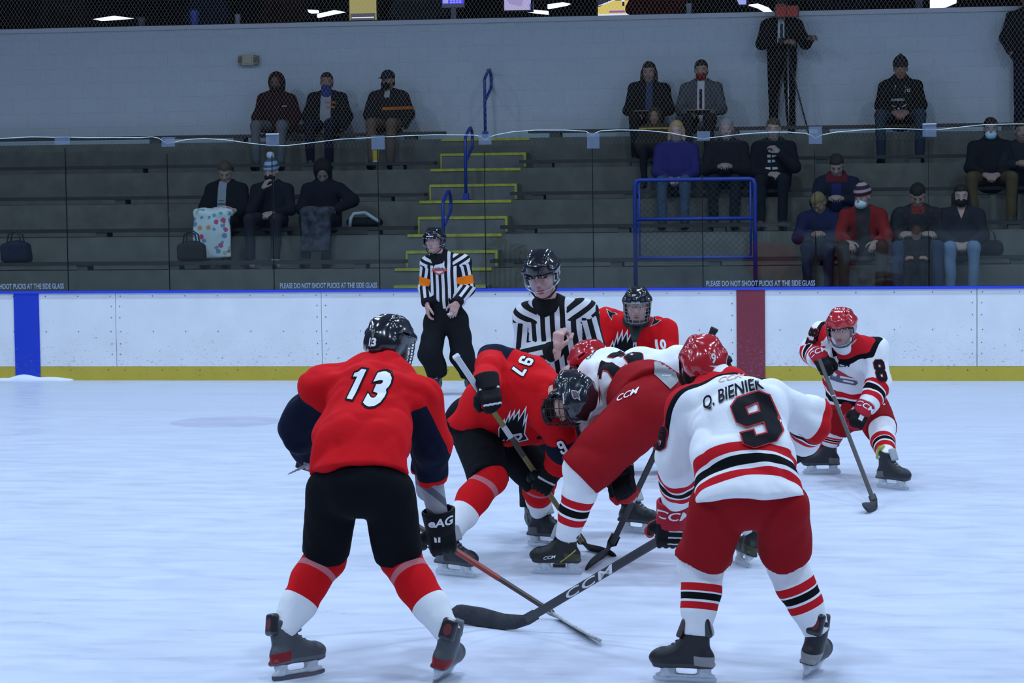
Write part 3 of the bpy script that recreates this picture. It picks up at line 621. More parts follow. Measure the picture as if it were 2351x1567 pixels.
tr = N.new('ShaderNodeBsdfTransparent'); tr.inputs[0].default_value = (.93, .95, .97, 1); gl = N.new('ShaderNodeBsdfGlossy'); gl.inputs['Roughness'].default_value = .06
fr = N.new('ShaderNodeFresnel'); fr.inputs[0].default_value = 1.22; mx = N.new('ShaderNodeMixShader'); L.new(fr.outputs[0], mx.inputs[0]); L.new(tr.outputs[0], mx.inputs[1]); L.new(gl.outputs[0], mx.inputs[2]); L.new(mx.outputs[0], N['Material Output'].inputs[0])
def wire_cage(hl, c, M, s=1., col=(.10, .10, .11), chin=True):
    L = lambda x, y, z: A(c)+s*(A([x, y, z])@M); q = B()
    def pt(a, z):
        k = 1-.16*max(0, (-z-.02)/.1)**1.5; return L(.100*math.sin(a)*k, .015+.125*math.cos(a)*(1-.05*max(0, (-z-.03)/.08)), z)
    for z in (.036, .006, -.022, -.048, -.076, -.104): q.tube([pt(a, z) for a in np.linspace(-1.5 if z > -.06 else -1.25, 1.5 if z > -.06 else 1.25, 15)], .0026, 5)
    for a in (-1.45, -1.05, -.66, -.3, .3, .66, 1.05, 1.45): q.tube([pt(a, z) for z in (.044, .005, -.03, -.06, -.09, -.108)], .0026, 5)
    q.tube([pt(a, .044) for a in np.linspace(-1.5, 1.5, 15)], .004, 6)
    o = q.build('face_cage', mat('cage_wire', col, .35, .6), hl, True)
    if chin:
        f = F(.006, .01); f.ell(L(0, .085, -.108), A([.058, .042, .022])*s, M); f.ell(L(0, .075, -.090), A([.05, .036, .022])*s, M, .004, '-'); f.build('chin_cup', mat('chin_cup', (.03, .03, .035), .5), o)
    return o

# ---- skates
def skate(root, p, fwd, up, boot=((.018, .019, .022), (.10, .10, .11), (.30, .02, .02)), s=1., name='skate', holder=(.62, .65, .68), lace=(.45, .45, .45), tongue=None, guard=None):
    """p = point on the ice under the middle of the blade; rows of M: right, forward, up"""
    u = nrm(up); f_ = nrm(A(fwd, float)-u*(u@A(fwd))); M = A([np.cross(f_, u), f_, u]); p = A(p, float); L = lambda x, y, z: p+s*(A([x, y, z])@M)
    f = F(.0065, .018); S = A([s, s, s])
    f.ell(L(0, .100, .110), S*(.043, .070, .042), M); f.cone(L(0, .10, .112), L(0, -.07, .118), .042*s, .038*s, M[0], 1., .03); f.ell(L(0, -.080, .112), S*(.040, .052, .048), M, .03)
    f.cone(L(0, .035, .135), L(0, -.045, .20), .040*s, .044*s, M[0], 1.1, .03); f.cone(L(0, -.058, .13), L(0, -.055, .255), .042*s, .050*s, M[0], 1.15, .02)
    f.box(L(0, .008, .082), S*(.036, .140, .012), M, .010*s, .01)
    f.ell(L(0, -.045, .30), S*(.036, .048, .06), M, .006, '-'); f.cut(L(0, -.05, .268), u*.9+f_*.25, .12)
    loc = lambda P: ((P-p)@M.T)/s
    def sole(P): q = loc(P); return .008-np.abs(q[:, 2]-.083-.0*q[:, 1])
    def toe(P): q = loc(P); return q[:, 1]-.115
    def patch(P): q = loc(P); return np.minimum.reduce([.022-np.abs(q[:, 2]-.105-.10*(q[:, 1]+.08)), -q[:, 1]-.045, q[:, 1]+.2])
    bt = f.build(name, mat('boot', boot[0], .45, layers=(boot[1], boot[2]), spec=.3), root, [sole, patch])
    g = F(.006, .006); g.box(L(0, -.100, .258), S*(.038, .020, .052), frame(f_*.95-u*.22, u*.95+f_*.22), .016, .01)
    g.build('tendon_guard', mat('guard', guard or (.02, .02, .022), .3, layers=((.16, .03, .035),), coat=.3), bt, [lambda P: .02-np.linalg.norm((loc(P)-A([0, -.122, .262]))*A([1, .6, .75]), axis=1)])
    g = F(.006, .006); g.box(L(0, .014, .250), S*(.034, .013, .045), frame(f_*.9+u*.35, u*.9-f_*.35), .008, .01); g.build('tongue', mat('tongue', tongue or (.35, .36, .38), .8), bt)
    h = F(.0055, .012); h.box(L(0, .003, .032), S*(.0075, .138, .010), M, .006, .008); h.cone(L(0, .085, .075), L(0, .075, .036), .034*s, .013*s, M[0], (.9, 2.2)); h.cone(L(0, -.085, .075), L(0, -.08, .036), .034*s, .012*s, M[0], (.9, 2.0))
    h.box(L(0, 0, .094), S*(.1, .2, .018), M, .002, .002, '-'); hd = h.build('blade_holder', mat('holder', holder, .35, mott=.25, mscale=40), bt)
    pts = [(y, z) for y, z in [(-.140, .010), (-.132, .003), (-.09, .0005), (0, 0), (.09, .0005), (.138, .004), (.152, .012), (.150, .026), (-.14, .026)]]
    B().loft([[L(-.0018, y, z) for y, z in pts], [L(.0018, y, z) for y, z in pts]]).build('blade', mat('steel', (.55, .58, .62), .2, 1), hd)
    k = B()
    for i in range(7):
        y, z = .082-.019*i, .155+.0155*i+(.006 if i > 3 else 0); w_ = .026-.001*i
        k.tube([L(-w_, y-.012, z-.010), L(-w_*.4, y, z+.004), L(w_*.5, y-.003, z+.004), L(w_, y-.014, z-.010)], .0030*s, 5)
    k.build('laces', mat('lace', lace, .8), bt, True)
    return dict(o=bt, ankle=L(0, -.05, .16), top=L(0, -.052, .25), M=M, L=L)

# ---- gloves
def glove(root, w, d, back, thumb, cols, curl=(48, 55, 40), s=1.08, cuff=.10, txt=None, tcol=WHITE, bars=None, tcurl=30):
    """cols: main, cuff, palm"""
    f, (t, d_, b) = hand_parts(A(w, float), d, back, thumb, curl, s, .008, tcurl, 1.62, .006)
    w = A(w, float); X = lambda u, v, z: w+s*(t*u+d_*v+b*z); M = A([t, d_, b])
    f.box(X(0, .05, .014), A([.052, .050, .018])*s, M, .016, .012)
    for u in (.036, .012, -.012, -.036): f.cone(X(u, .075, .026), X(u, .105, .016), .012*s, .011*s, k=.006)
    loc = lambda P: (P-w)@M.T/s
    def pal(P): q = loc(P); return np.minimum(-q[:, 2]-.012, q[:, 1]-.0)
    def bar(P):
        q = loc(P); v = -np.ones(len(P))
        for a, wd_, u0, u1 in (bars or []): v = np.maximum(v, np.minimum.reduce([wd_-np.abs(q[:, 1]-a+.5*(q[:, 0])*0), q[:, 0]-u0, u1-q[:, 0], q[:, 2]-.012]))
        return v
    g = f.build('glove', mat('glove', cols[0], .6, layers=(cols[2], (.62, .62, .63)), bump=.2, bscale=30, spec=.15), root, [pal, bar])
    c = F(.007, .012); c.cone(X(0, .015, .004), X(0, -cuff, .004), .056*s, .066*s, t, .74, .01); c.cone(X(0, -cuff*.5, .0), X(0, -cuff*1.3, 0), .050*s, .052*s, t, .72, .004, '-'); c.cut(X(0, -cuff*.92, 0), -d_); c.cut(X(0, .03, 0), d_)
    co = c.build('cuff', mat('cuff', cols[1], .6, bump=.2, bscale=30, spec=.15), g)
    if txt:
        dt = text(txt, .036*s, .03, shear=.18, sx=1.25); dt[0][:, 0] = np.clip(dt[0][:, 0]*(.86 if txt[0] == 'e' else 1), -.062*s, .062*s); sg = 1 if (t@CR) > 0 else -1
        N_ = b if b@(-CF) > .25 else t*np.sign(t@(-CF)); U = np.cross(-d_, N_)*1.
        drape('cuff_lettering', dt, X(0, -cuff*.46, 0)+N_*.02, U, -d_, bvh([co]), mat('cuff_print', tcol, .7), co, .002, .01, .12)
    return g, (t, d_, b)

# ---- sticks
def stick(lab, butt, heel, toe, rise=.072, cols=((.03, .03, .034), (.04, .04, .045)), tape=.14, tapecol=(.65, .67, .68), side=None, tip=0., w=.031, curve=.02, bands=()):
    butt, heel, toe = A(butt, float), A(heel, float), A(toe, float); bd0 = nrm(toe-heel); d = nrm(heel-butt); up0_ = nrm(-d+bd0*(d@bd0)); hs = heel+up0_*rise*.42; d = nrm(hs-butt); n = np.cross(d, toe-heel); n = nrm(n) if side is None else nrm(A(side)-d*(d@A(side))); v = np.cross(n, d); ln = np.linalg.norm(hs-butt)-.05
    t = tag(empty('hockey_stick', heel), lab, 'hockey stick')
    def ring(p, a, b_):
        return [p+v*a*x+n*b_*y for x, y in ((1, .6), (.7, 1), (-.7, 1), (-1, .6), (-1, -.6), (-.7, -1), (.7, -1), (1, -.6))]
    q = B(); cuts = [0]+[c for b_ in bands for c in b_[:2]]+[1]
    S0 = [ring(butt+d*ln*x, w/2, .0098) for x in (tape/ln, .3, .5, .7, .85, 1.)]; q.loft(S0); sh = q.build('shaft', mat('shaft', cols[0], .35, coat=.3), t)
    for a, c, col in bands: B().loft([ring(butt+d*ln*a, w/2+.0012, .0108), ring(butt+d*ln*c, w/2+.0012, .0108)]).build('shaft_band', mat('band', col, .4), sh)
    B().loft([ring(butt, w/2+.004, .0135), ring(butt+d*.012, w/2+.006, .016), ring(butt+d*.025, w/2+.003, .013), ring(butt+d*tape, w/2+.002, .012)]).build('grip_tape', mat('tape', tapecol, .9, bump=.3, bscale=120), t)
    bd = nrm(toe-heel); bl = np.linalg.norm(toe-heel); upv = nrm(-d+bd*(d@bd)); sections = []
    side_ = np.cross(bd, upv); sg = np.sign(side_@n) if abs(side_@n) > .01 else 1
    vv = v if v@(upv-bd*.3) > 0 else -v
    for k_ in (.11, .05):                  # hosel running into the heel of the blade
        c = hs-d*k_; hw_ = w/2+(.0015 if k_ > .1 else .003); sections.append([c-vv*hw_+side_*.0105, c+vv*hw_*.9+side_*.0105, c+vv*hw_+side_*.006, c+vv*hw_-side_*.006, c+vv*hw_*.9-side_*.0105, c-vv*hw_-side_*.0105])
    for x in np.linspace(.05, 1, 16):
        c = heel+bd*bl*x+side_*curve*(x**2)*sg; hgt = rise*(.74+.26*min(1, x*1.8)) if x < .86 else rise*math.sqrt(max(.03, 1-((x-.86)/.145)**2)); z0 = rise*.5*(1-math.sqrt(max(0, 1-max(0, (x-.86)/.145)**2)))+.016*max(0, 1-x*4)
        th = .0060*(1-.5*x)+.003
        sections.append([c+upv*z0+side_*th, c+upv*(z0+hgt*.9)+side_*th, c+upv*(z0+hgt)+side_*th*.4, c+upv*(z0+hgt)-side_*th*.4, c+upv*(z0+hgt*.9)-side_*th, c+upv*z0-side_*th])
    q = B(); q.loft(sections); bl_ = q.build('blade', mat('blade_tape', cols[1], .75, mott=.35, mscale=90, stretch=(1, .15, 1), bump=.2, bscale=80), t, True)
    return t, dict(d=d, n=n, v=v, ln=ln, shaft=sh, butt=butt)
# ------------------------------------------------------------------ skaters
def box_rot(): pass
def body_mesh(J, tone=SKIN, brow=(.06, .035, .025), hands=(), headh=.0055, hs=1., thin=1., legs=True, shut=False):
    f = F(.014, .03); sw = nrm(J['sb']-J['sa']); hw = nrm(J['hb']-J['ha'])
    f.cone(J['pel'], J['belly'], .135*thin, .130*thin, hw, .7); f.cone(J['belly'], J['chest'], .130*thin, .145*thin, sw, .68); f.cone(J['chest'], J['neck'], .13*thin, .06, sw, .7)
    for s in 'ab':
        f.path([J['s'+s], J['e'+s], J['w'+s]], [.052, .042, .028]); f.cone(J['chest']*.4+J['neck']*.6, J['s'+s], .055, .055)
        if legs: f.path([J['h'+s], J['k'+s], J['n'+s]], [.080, .058, .036])
    parts = [f.tri()]; hf = head_field(J['head'], J['HM'], hs, headh); L = lambda x, y, z: J['head']+hs*(A([x, y, z])@J['HM'])
    hf.cone(L(0, -.012, -.06), J['neck'], .056*hs, .062*hs, k=.03); parts.append(hf.tri())
    for h_ in hands: parts.append(h_.tri())
    V, Q = join(parts); return soft('person', V, Q, skin_mat(tone, brow), None, head_layers(J['head'], J['HM'], hs)[:2]+[lambda P: -np.ones(len(P))]*2 if shut else head_layers(J['head'], J['HM'], hs))
def spine(J): return [J['hem'], J['belly'], J['chest'], J['neck']]
def arm(J, s): return [J['s'+s], J['e'+s], J['w'+s]]
def armness(J, P, rt=.17, ra=.075):
    dT = chain(P, [J['pel'], J['belly'], J['chest']])[0]-rt; r = []
    for s in 'ab': r.append((dT-(chain(P, arm(J, s))[0]-ra)))
    return r
def jersey(J, root, m, layers, R=(.235, .215, .225, .085), fl=(.74, .72, .72, .8), sl=(.098, .092, .080), pad=.098, hemd=None, folds=.007, seed=1, h=.0095, neckcut=.05, name='jersey', cuffcut=.0, cuffR=.14, armk=.035, trap=.088, extra=None):
    f = F(h, .05); sw = nrm(J['sb']-J['sa']); hw = nrm(J['hb']-J['ha']); mid = nrm(sw+hw)
    f.cone(J['hem'], J['belly'], R[0], R[1], hw, (fl[0], fl[1])); f.cone(J['belly'], J['chest'], R[1], R[2], mid, (fl[1], fl[2])); f.cone(J['chest'], J['neck'], R[2]*.8, R[3], sw, (fl[2], fl[3]))
    f.cone(J['sa'], J['sb'], pad*.85, pad*.85, k=.06)
    for s in 'ab': f.cone(J['neck']*.72+J['s'+s]*.28, J['s'+s], trap, pad*.8, k=.04)
    for s in 'ab':
        f.ell(J['s'+s], pad, k=.05); f.path([J['s'+s], J['e'+s], J['w'+s]], sl, k=armk)
    for s in 'ab':
        d = nrm(J['w'+s]-J['e'+s]); f.cut(J['w'+s]-d*cuffcut, d, cuffR)
    hd = hemd if hemd is not None else nrm(J['hem']-J['belly']); f.cut(J['hem'], hd, .42)
    nd = nrm(J['head']-J['neck']); f.cone(J['neck']+nd*neckcut, J['head']+nd*.1, .060, .07, k=.01, mode='-')
    if extra: extra(f)
    f.folds(folds, 13, seed); return f.build(name, m, root, layers)
def pants(J, root, m, R=(.205, .21), th=(.138, .118), fl=.80, over=.0, layers=(), folds=.006, seed=2, h=.0095, up0=.06, tk=.035, cutR=.25, name='pants'):
    f = F(h, .05); hw = nrm(J['hb']-J['ha']); ud = nrm(J['belly']-J['pel']); f.cone(J['pel']+ud*up0, J['pel']+ud*(up0+.10), R[1], R[0], hw, fl)
    for s in 'ab':
        f.cone(J['h'+s], J['k'+s]+nrm(J['k'+s]-J['h'+s])*.02, th[0], th[1], k=tk)
    for s in 'ab': d = nrm(J['k'+s]-J['h'+s]); f.cut(J['k'+s]-d*over, d, cutR)
    f.folds(folds, 12, seed); return f.build(name, m, root, layers)
def sock(J, root, s, m, layers, r=(.088, .092, .080, .056), h=.009, folds=.006, top=.06):
    k, n = J['k'+s], J['n'+s]; d = nrm(n-k); ln = np.linalg.norm(n-k); M = J['M'+s]; fw = M[1]-d*(M[1]@d); f = F(h, .03)
    up = nrm(J['h'+s]-k); f.cone(k+up*top*1.6, k, r[0]*.95, r[0]); f.path([k, k+d*ln*.35-fw*.006, k+d*ln*.62, n], [r[0], r[1], r[2], r[3]], k=.02); f.ell(k+fw*.025, (r[0]*.95, r[0]*.95, r[0]*1.05), k=.02)
    f.cut(n+d*.01, d, .15); f.folds(folds, 14, 5); return f.build('sock', m, root, layers)
def sock_t(J, s): return lambda P: chain(P, [J['k'+s], J['n'+s]])[1]/np.linalg.norm(J['n'+s]-J['k'+s])
def band(t, a, b): return np.minimum(t-a, b-t)
def rest(J, names):                        # keep limbs at human length: report only
    for a, b in (('sa', 'ea'), ('ea', 'wa'), ('sb', 'eb'), ('eb', 'wb'), ('ha', 'ka'), ('ka', 'na'), ('hb', 'kb'), ('kb', 'nb'), ('pel', 'neck'), ('sa', 'sb')):
        names.append('%s-%s %.2f' % (a, b, np.linalg.norm(J[a]-J[b])))
def joints(D, Yo=0.):
    J = {k: (at(*v[:2], v[2]+Yo) if len(v) == 3 else A(v)) for k, v in D.items()}; return J
def heading(deg): a = math.radians(deg); return A([math.sin(a), math.cos(a), 0])      # 0 = away from the camera, 90 = to its right
def lean(fwd, side=0., pitch=0.):          # skate up-vector: side lean (to its right) and heel lift
    f = nrm(fwd); r = np.cross(f, [0, 0, 1]); u = rot(A([0, 0, 1.]), f, side); return rot(u, r, pitch)
def set_feet(J, root, spec, **kw):
    for s in 'ab':
        p, hd, side, pitch = spec[s][:4]; f = heading(hd); u = lean(f, math.radians(side), -math.radians(pitch)); fw = rot(f, np.cross(f, [0, 0, 1]), -math.radians(pitch))
        sk = skate(root, p, fw, u, **{**kw, **(spec[s][4] if len(spec[s]) > 4 else {})}); J['n'+s] = sk['ankle']*.35+sk['top']*.65; J['M'+s] = sk['M']; J['sk'+s] = sk
class Later:                               # skates need the root first, the root needs the ankles
    pass
def plan_feet(J, spec):
    for s in 'ab':
        p, hd, side, pitch = spec[s][:4]; f = heading(hd); u = lean(f, math.radians(side), -math.radians(pitch)); fw = rot(f, np.cross(f, [0, 0, 1]), -math.radians(pitch))
        L = lambda x, y, z: A(p, float)+(fw*y+u*z); J['n'+s] = L(0, -.05, .16)*.35+L(0, -.05, .25)*.65; J['M'+s] = A([np.cross(fw, u), fw, u])
DEBUG = {}
def finish(o, lab, nm):
    tag(o, lab, 'person'); return o
TWILL_W = mat('number_white', (.80, .80, .82), .7); TWILL_K = mat('number_black', (.006, .006, .009), .8, spec=.15); TWILL_R = mat('number_red', (.45, .008, .015), .75); TWILL_S = mat('trim_silver', (.5, .52, .55), .5)
NINE = [[(-.34, 1), (.34, 1), (.6, .74), (.6, -.74), (.34, -1), (-.34, -1), (-.6, -.74), (-.6, -.36), (-.2, -.36), (-.2, -.62), (.2, -.62), (.2, -.14), (-.34, -.14), (-.6, .12), (-.6, .74)], [(-.2, .24), (-.2, .62), (.2, .62), (.2, .24)]]
def scaled(loops, s, sx=1.): return [[(x*s*sx, y*s) for x, y in l] for l in loops]
ONE_ = [[(-.02, 1), (.30, 1), (.30, -.62), (.55, -.62), (.55, -1), (-.42, -1), (-.42, -.62), (-.12, -.62), (-.12, .52), (-.42, .52), (-.42, .76)]]
FIVE_ = [[(-.5, 1), (.52, 1), (.52, .60), (-.12, .60), (-.12, .26), (.30, .26), (.56, .02), (.56, -.74), (.30, -1), (-.30, -1), (-.56, -.74), (-.56, -.40), (-.16, -.40), (-.16, -.62), (.16, -.62), (.16, -.12), (-.5, -.12)]]
EIGHT_ = [[(-.34, 1), (.34, 1), (.6, .74), (.6, .2), (.46, .02), (.6, -.16), (.6, -.74), (.34, -1), (-.34, -1), (-.6, -.74), (-.6, -.16), (-.46, .02), (-.6, .2), (-.6, .74)], [(-.16, .28), (-.16, .6), (.16, .6), (.16, .28)], [(-.16, -.62), (-.16, -.28), (.16, -.28), (.16, -.62)]]
def number(par, loops, s, o, U, Vv, tree, m, rim, grow=.009, nm='number', sx=1., off=.006, reach=.35):
    n = drape(nm+'_outline', shape(scaled(loops, s, sx), grow), o, U, Vv, tree, rim, par, off, .013, reach); drape(nm, shape(scaled(loops, s, sx)), o, U, Vv, tree, m, n, off+.004, .013, reach); return n
def words(par, txt, s, o, U, Vv, tree, m, nm='lettering', bold=.0, sx=1., shear=0., off=.006, reach=.35, space=1., step=.013):
    return drape(nm, text(txt, s, bold, shear, sx, space), o, U, Vv, tree, m, par, off, step, reach)

# ===== number 13, red sweater, back to the camera
J = joints(dict(pel=(826, 1120, -3.46), belly=(826, 1010, -3.36), chest=(850, 905, -3.14), neck=(888, 836, -2.96), hem=(823, 1090, -3.45), sa=(740, 895, -3.08), ea=(688, 985, -2.95), wa=(716, 1052, -2.72),
                sb=(958, 912, -3.06), eb=(992, 1020, -2.98), wb=(986, 1084, -2.86), ha=(764, 1130, -3.42), ka=(747, 1276, -3.25), hb=(890, 1130, -3.42), kb=(918, 1282, -3.25)))
J['head'] = at(896, 792, -2.84); J['HM'] = frame(heading(22)+A([0, 0, -.28])); 
SP = dict(a=(ice(684, 1556), 42, -12, 0), b=(ice(1014, 1558), 8, 16, 0)); plan_feet(J, SP); DEBUG['13'] = J
P13 = body_mesh(J, headh=.007); finish(P13, 'person in red sweater with white 13 on the back, bent over, back turned', 'p')
set_feet(J, P13, SP, boot=((.07, .075, .085), (.13, .13, .14), (.22, .012, .015)), lace=(.08, .08, .09), tongue=(.16, .17, .19))
def red13(P):
    a, b = armness(J, P); ta = chain(P, arm(J, 'a'))[1]; tb = chain(P, arm(J, 'b'))[1]; La = .55; out = []
    da, db = nrm(J['ea']-J['sa']), nrm(J['eb']-J['sb'])
    oa = (P-J['sa'])@nrm(A([-.9, 0, .45])); ob = (P-J['sb'])@nrm(A([.92, 0, .12]))
    lena = sum(np.linalg.norm(arm(J, 'a')[i+1]-arm(J, 'a')[i]) for i in (0, 1)); lenb = sum(np.linalg.norm(arm(J, 'b')[i+1]-arm(J, 'b')[i]) for i in (0, 1))
    ka = np.minimum.reduce([a+.035, ta-.045-.2*(P-J['sa'])[:, 0], lena-.03-ta]); kb = np.minimum.reduce([b+.035, (tb-.01)+.0, lenb-.025-tb, .035+.19*(tb)-ob*1.0+.02])
    return np.maximum(ka, kb)*10
jz = jersey(J, P13, cloth('sweater_red', RED, (NAVY,)), [red13], R=(.236, .205, .212, .09), hemd=nrm(J['hem']-J['belly']+A([0, -.05, -.2])), sl=(.098, .104, .088), seed=4, folds=.021)
tr13 = bvh([jz]); U = nrm(J['sb']-J['sa']+A([0, 0, .02])); Vv = nrm(J['neck']-J['belly'])
ONEI = [(.40, 1), (.40, -1), (-.14, -1), (-.14, .46), (-.52, .40), (-.52, .66), (-.22, .78), (-.05, 1)]
THREE_, TF_ = text('3', .148, .05, .22, .92)
Un = nrm(at(880, 891, -3.3)-at(820, 881, -3.3)); Vn = nrm(at(838, 850, -3.3)-at(834, 910, -3.3)); o1 = at(816, 880, -3.3); o3 = at(868, 892, -3.3)
sl = [[(x*.066*.78+y*.066*.24, y*.066) for x, y in ONEI]]
n_ = drape('back_number_outline', shape(sl, .008), o1, Un, Vn, tr13, TWILL_K, jz, .006); drape('back_number', shape(sl), o1, Un, Vn, tr13, TWILL_W, n_, .010)
n_ = drape('back_number_outline', text('3', .166, .085, .22, .92), o3, Un, Vn, tr13, TWILL_K, jz, .006); drape('back_number', (THREE_, TF_), o3, Un, Vn, tr13, TWILL_W, n_, .010)
pants(J, P13, cloth('breezers_black', BLACK), R=(.165, .200), up0=.02, th=(.126, .112), over=.02, seed=7, folds=.006)
for s in 'ab':
    t_ = sock_t(J, s); sock(J, P13, s, cloth('sock_red', WHITE, (RED, (.55, .17, .19))), [lambda P, t_=t_: .58-t_(P), lambda P, t_=t_: band(t_(P), .165, .235)], r=(.094, .092, .082, .060), top=.05)
hl = helmet(P13, J['head'], J['HM'], (.012, .014, .02)); wire_cage(hl, J['head'], J['HM'])
hM = J['HM']; Lh = lambda x, y, z, J=J: J['head']+A([x, y, z])@J['HM']
th = bvh([hl]); Nn = nrm(A([-.05, -1, .0])@hM); words(hl, '13', .042, Lh(-.018, -.10, -.030), np.cross(hM[2], Nn), hM[2], th, TWILL_W, 'helmet_number', .04, .8, off=.003, reach=.1, N=None) if False else None
drape('helmet_number', text('13', .042, .04, sx=.85), Lh(.004, -.16, -.018), np.cross(hM[2], Nn), hM[2], th, TWILL_W, hl, .003, .01, .12)
drape('helmet_sticker', shape([[(-.022, -.006), (.02, -.008), (.022, .004), (.004, .010), (-.02, .006)]]), Lh(-.075, -.14, -.040), np.cross(hM[2], nrm(A([-.6, -1, 0])@hM)), hM[2], th, mat('sticker_pink', (.5, .25, .32), .5), hl, .003, .01, .12)
f = F(.008, .02); f.cone(J['eb']*.25+J['wb']*.75, J['wb']+nrm(J['wb']-J['eb'])*.12, .076, .058); f.cone(J['wb'], at(1010, 1204, -2.80), .060, .046)
f.build('elbow_pad', mat('pad_grey', (.30, .31, .33), .7, layers=((.10, .10, .12),)), P13, [lambda P, J=J: np.sin((P-J['wb'])@A([40, 20, 55.]))-.45])
G13 = A([1012/1., 0, 0]); gw = at(1010, 1206, -2.80); 
gl13, _ = glove(P13, gw, at(1020, 1288, -2.74)-gw, A([.35, -.93, 0]), A([-.9, -.3, 0]), (BLACK, BLACK, BLACK), curl=(45, 60, 40), cuff=.075, txt='eAG', s=1.28, bars=None)
g2 = at(722, 1062, -2.60); glove(P13, g2, A([.75, .25, -.35]), A([-.3, .6, .8]), A([.3, .9, .2]), (BLACK, BLACK, BLACK), curl=(50, 60, 45), cuff=.08)
f = F(.006, .008); f.cone(at(703, 1066, -2.86), at(720, 1060, -2.84), .030, .02, A([0, 0, 1]), .4); f.cone(at(652, 1093, -2.95), at(706, 1066, -2.88), .003, .013, A([0, 0, 1]), .5); f.build('pad_strap', mat('strap_grey', (.42, .44, .47), .7), P13)
tg = bvh([gl13]); CV = lambda pts, w: shape([[(x-w, y) for x, y in pts]+[(x+w, y) for x, y in pts[::-1]]])
for pts in ([(-.028, .045), (-.020, .02), (-.020, -.02), (-.016, -.05)], [(.034, .040), (.012, .025), (.000, -.005), (.000, -.05)], [(.052, .04), (.048, .0)]): drape('glove_mark', CV(pts, .0055), at(1008, 1222, -2.85), CR, CU, tg, TWILL_W, gl13, .004, .01, .3)
# ===== number 9, white sweater, back to the camera
J = joints(dict(pel=(1722, 1165, -3.42), belly=(1706, 1050, -3.34), chest=(1694, 945, -3.12), neck=(1648, 875, -2.94), hem=(1722, 1152, -3.44), sa=(1580, 935, -3.08), ea=(1556, 1055, -2.98), wa=(1556, 1148, -2.66),
                sb=(1772, 920, -2.98), eb=(1862, 958, -2.86), wb=(1842, 1012, -2.62), ha=(1645, 1172, -3.40), ka=(1612, 1302, -3.30), hb=(1796, 1168, -3.40), kb=(1804, 1288, -3.22)))
J['head'] = at(1614, 839, -2.86); J['HM'] = frame(heading(-14)+A([0, 0, -.22])); J9 = J
SP = dict(a=(ice(1575, 1566), -84, 0, 0), b=(ice(1862, 1548), 14, 12, 0)); plan_feet(J, SP); DEBUG['9'] = J
P9 = body_mesh(J, headh=.007); finish(P9, 'person in white sweater with black 9 and name on the back, bent over', 'p')
set_feet(J, P9, SP, boot=((.022, .022, .025), (.05, .05, .055), (.28, .27, .27)), lace=(.05, .05, .055), tongue=(.09, .06, .06), guard=(.02, .02, .022))
def wstripes(J, hem=((.13, .052), (.205, .045), (.275, .05)), slv=.16, yoke=(.0, .0), ysl=.06, tilt=0., yw=9., sleeve=(.0, .045, .06, .105, .12, .16)):
    Ls = sum(np.linalg.norm(spine(J)[i+1]-spine(J)[i]) for i in range(3))
    sw = nrm(J['sb']-J['sa']); up = nrm(J['neck']-J['chest'])
    def parts(P):
        a, b = armness(J, P); t = (P-J['hem'])@nrm(J['chest']-J['hem']); tor = -np.maximum(a, b)
        lim = np.minimum(*[(ysl-chain(P, arm(J, s))[1]+np.clip(-an*6, 0, 9)) for s, an in (('a', a), ('b', b))]); yk = np.minimum.reduce([yw-np.abs((P-J['neck'])@sw), (P-J['neck']-yoke[0]*up)@up+yoke[1]-tilt*np.abs((P-J['neck'])@sw), lim])
        bl = np.minimum(yk+.036, 9); rd = yk.copy()
        k2, (h1, h2, h3) = 0, hem
        bk = np.minimum(.5*h2[1]-np.abs(t-h2[0]), tor+.02); rr = np.maximum(np.minimum(.5*h1[1]-np.abs(t-h1[0]), tor+.02), np.minimum(.5*h3[1]-np.abs(t-h3[0]), tor+.02))
        for s, an in (('a', a), ('b', b)):
            Ta = sum(np.linalg.norm(arm(J, s)[i+1]-arm(J, s)[i]) for i in (0, 1)); ts = Ta-chain(P, arm(J, s))[1]-slv
            bk = np.maximum(bk, np.minimum(band(ts, sleeve[2], sleeve[3]), an)); rr = np.maximum(rr, np.minimum(np.maximum(band(ts, sleeve[0], sleeve[1]), band(ts, sleeve[4], sleeve[5])), an))
            
        return np.maximum(bl, bk)*10, np.maximum(rd, rr)*10
    return parts
pt = wstripes(J, hem=((.035, .040), (.095, .042), (.155, .046)), slv=.125, yoke=(-.06, .0), tilt=-.16, ysl=.13)
jz = jersey(J, P9, cloth('sweater_white', WHITE, (BLACK, STRIPE)), [lambda P: pt(P)[0], lambda P: pt(P)[1]], R=(.252, .222, .215, .09), hemd=nrm(J['hem']-J['belly']+A([.0, -.05, -.3])), sl=(.094, .098, .082), pad=.092, seed=9, folds=.021)
tr9 = bvh([jz]); U = rot(nrm(J['sb']-J['sa']), nrm(A([0, -1, .3])), .05); Vv = nrm(J['chest']-J['hem']+A([-.02, 0, 0])); O = at(1738, 960, -3.36)
U9 = nrm(at(1800, 950, -3.2)-at(1680, 978, -3.2)); V9 = nrm(at(1712, 905, -3.2)-at(1760, 1010, -3.2))
number(jz, NINE, .108, O, U9, V9, tr9, TWILL_K, TWILL_R, .006, 'back_number', 1.28, .020)
nb_ = text('Q. BIENIEK', .060, .022, sx=.86); wN = nb_[0]; wN[:, 1] += -.7*(wN[:, 0]**2)
drape('name_lettering', nb_, at(1679, 901, -3.3), nrm(at(1758, 874, -3.2)-at(1608, 924, -3.2)), nrm(at(1676, 870, -3.2)-at(1690, 925, -3.2)), tr9, TWILL_K, jz, .018, .01)
words(jz, 'CCM', .022, at(1676, 866, -3.2), nrm(at(1720, 858, -3.2)-at(1640, 876, -3.2)), CU, tr9, mat('print_pink', (.6, .35, .36), .7), 'maker_lettering', .03, 1.7, .25)
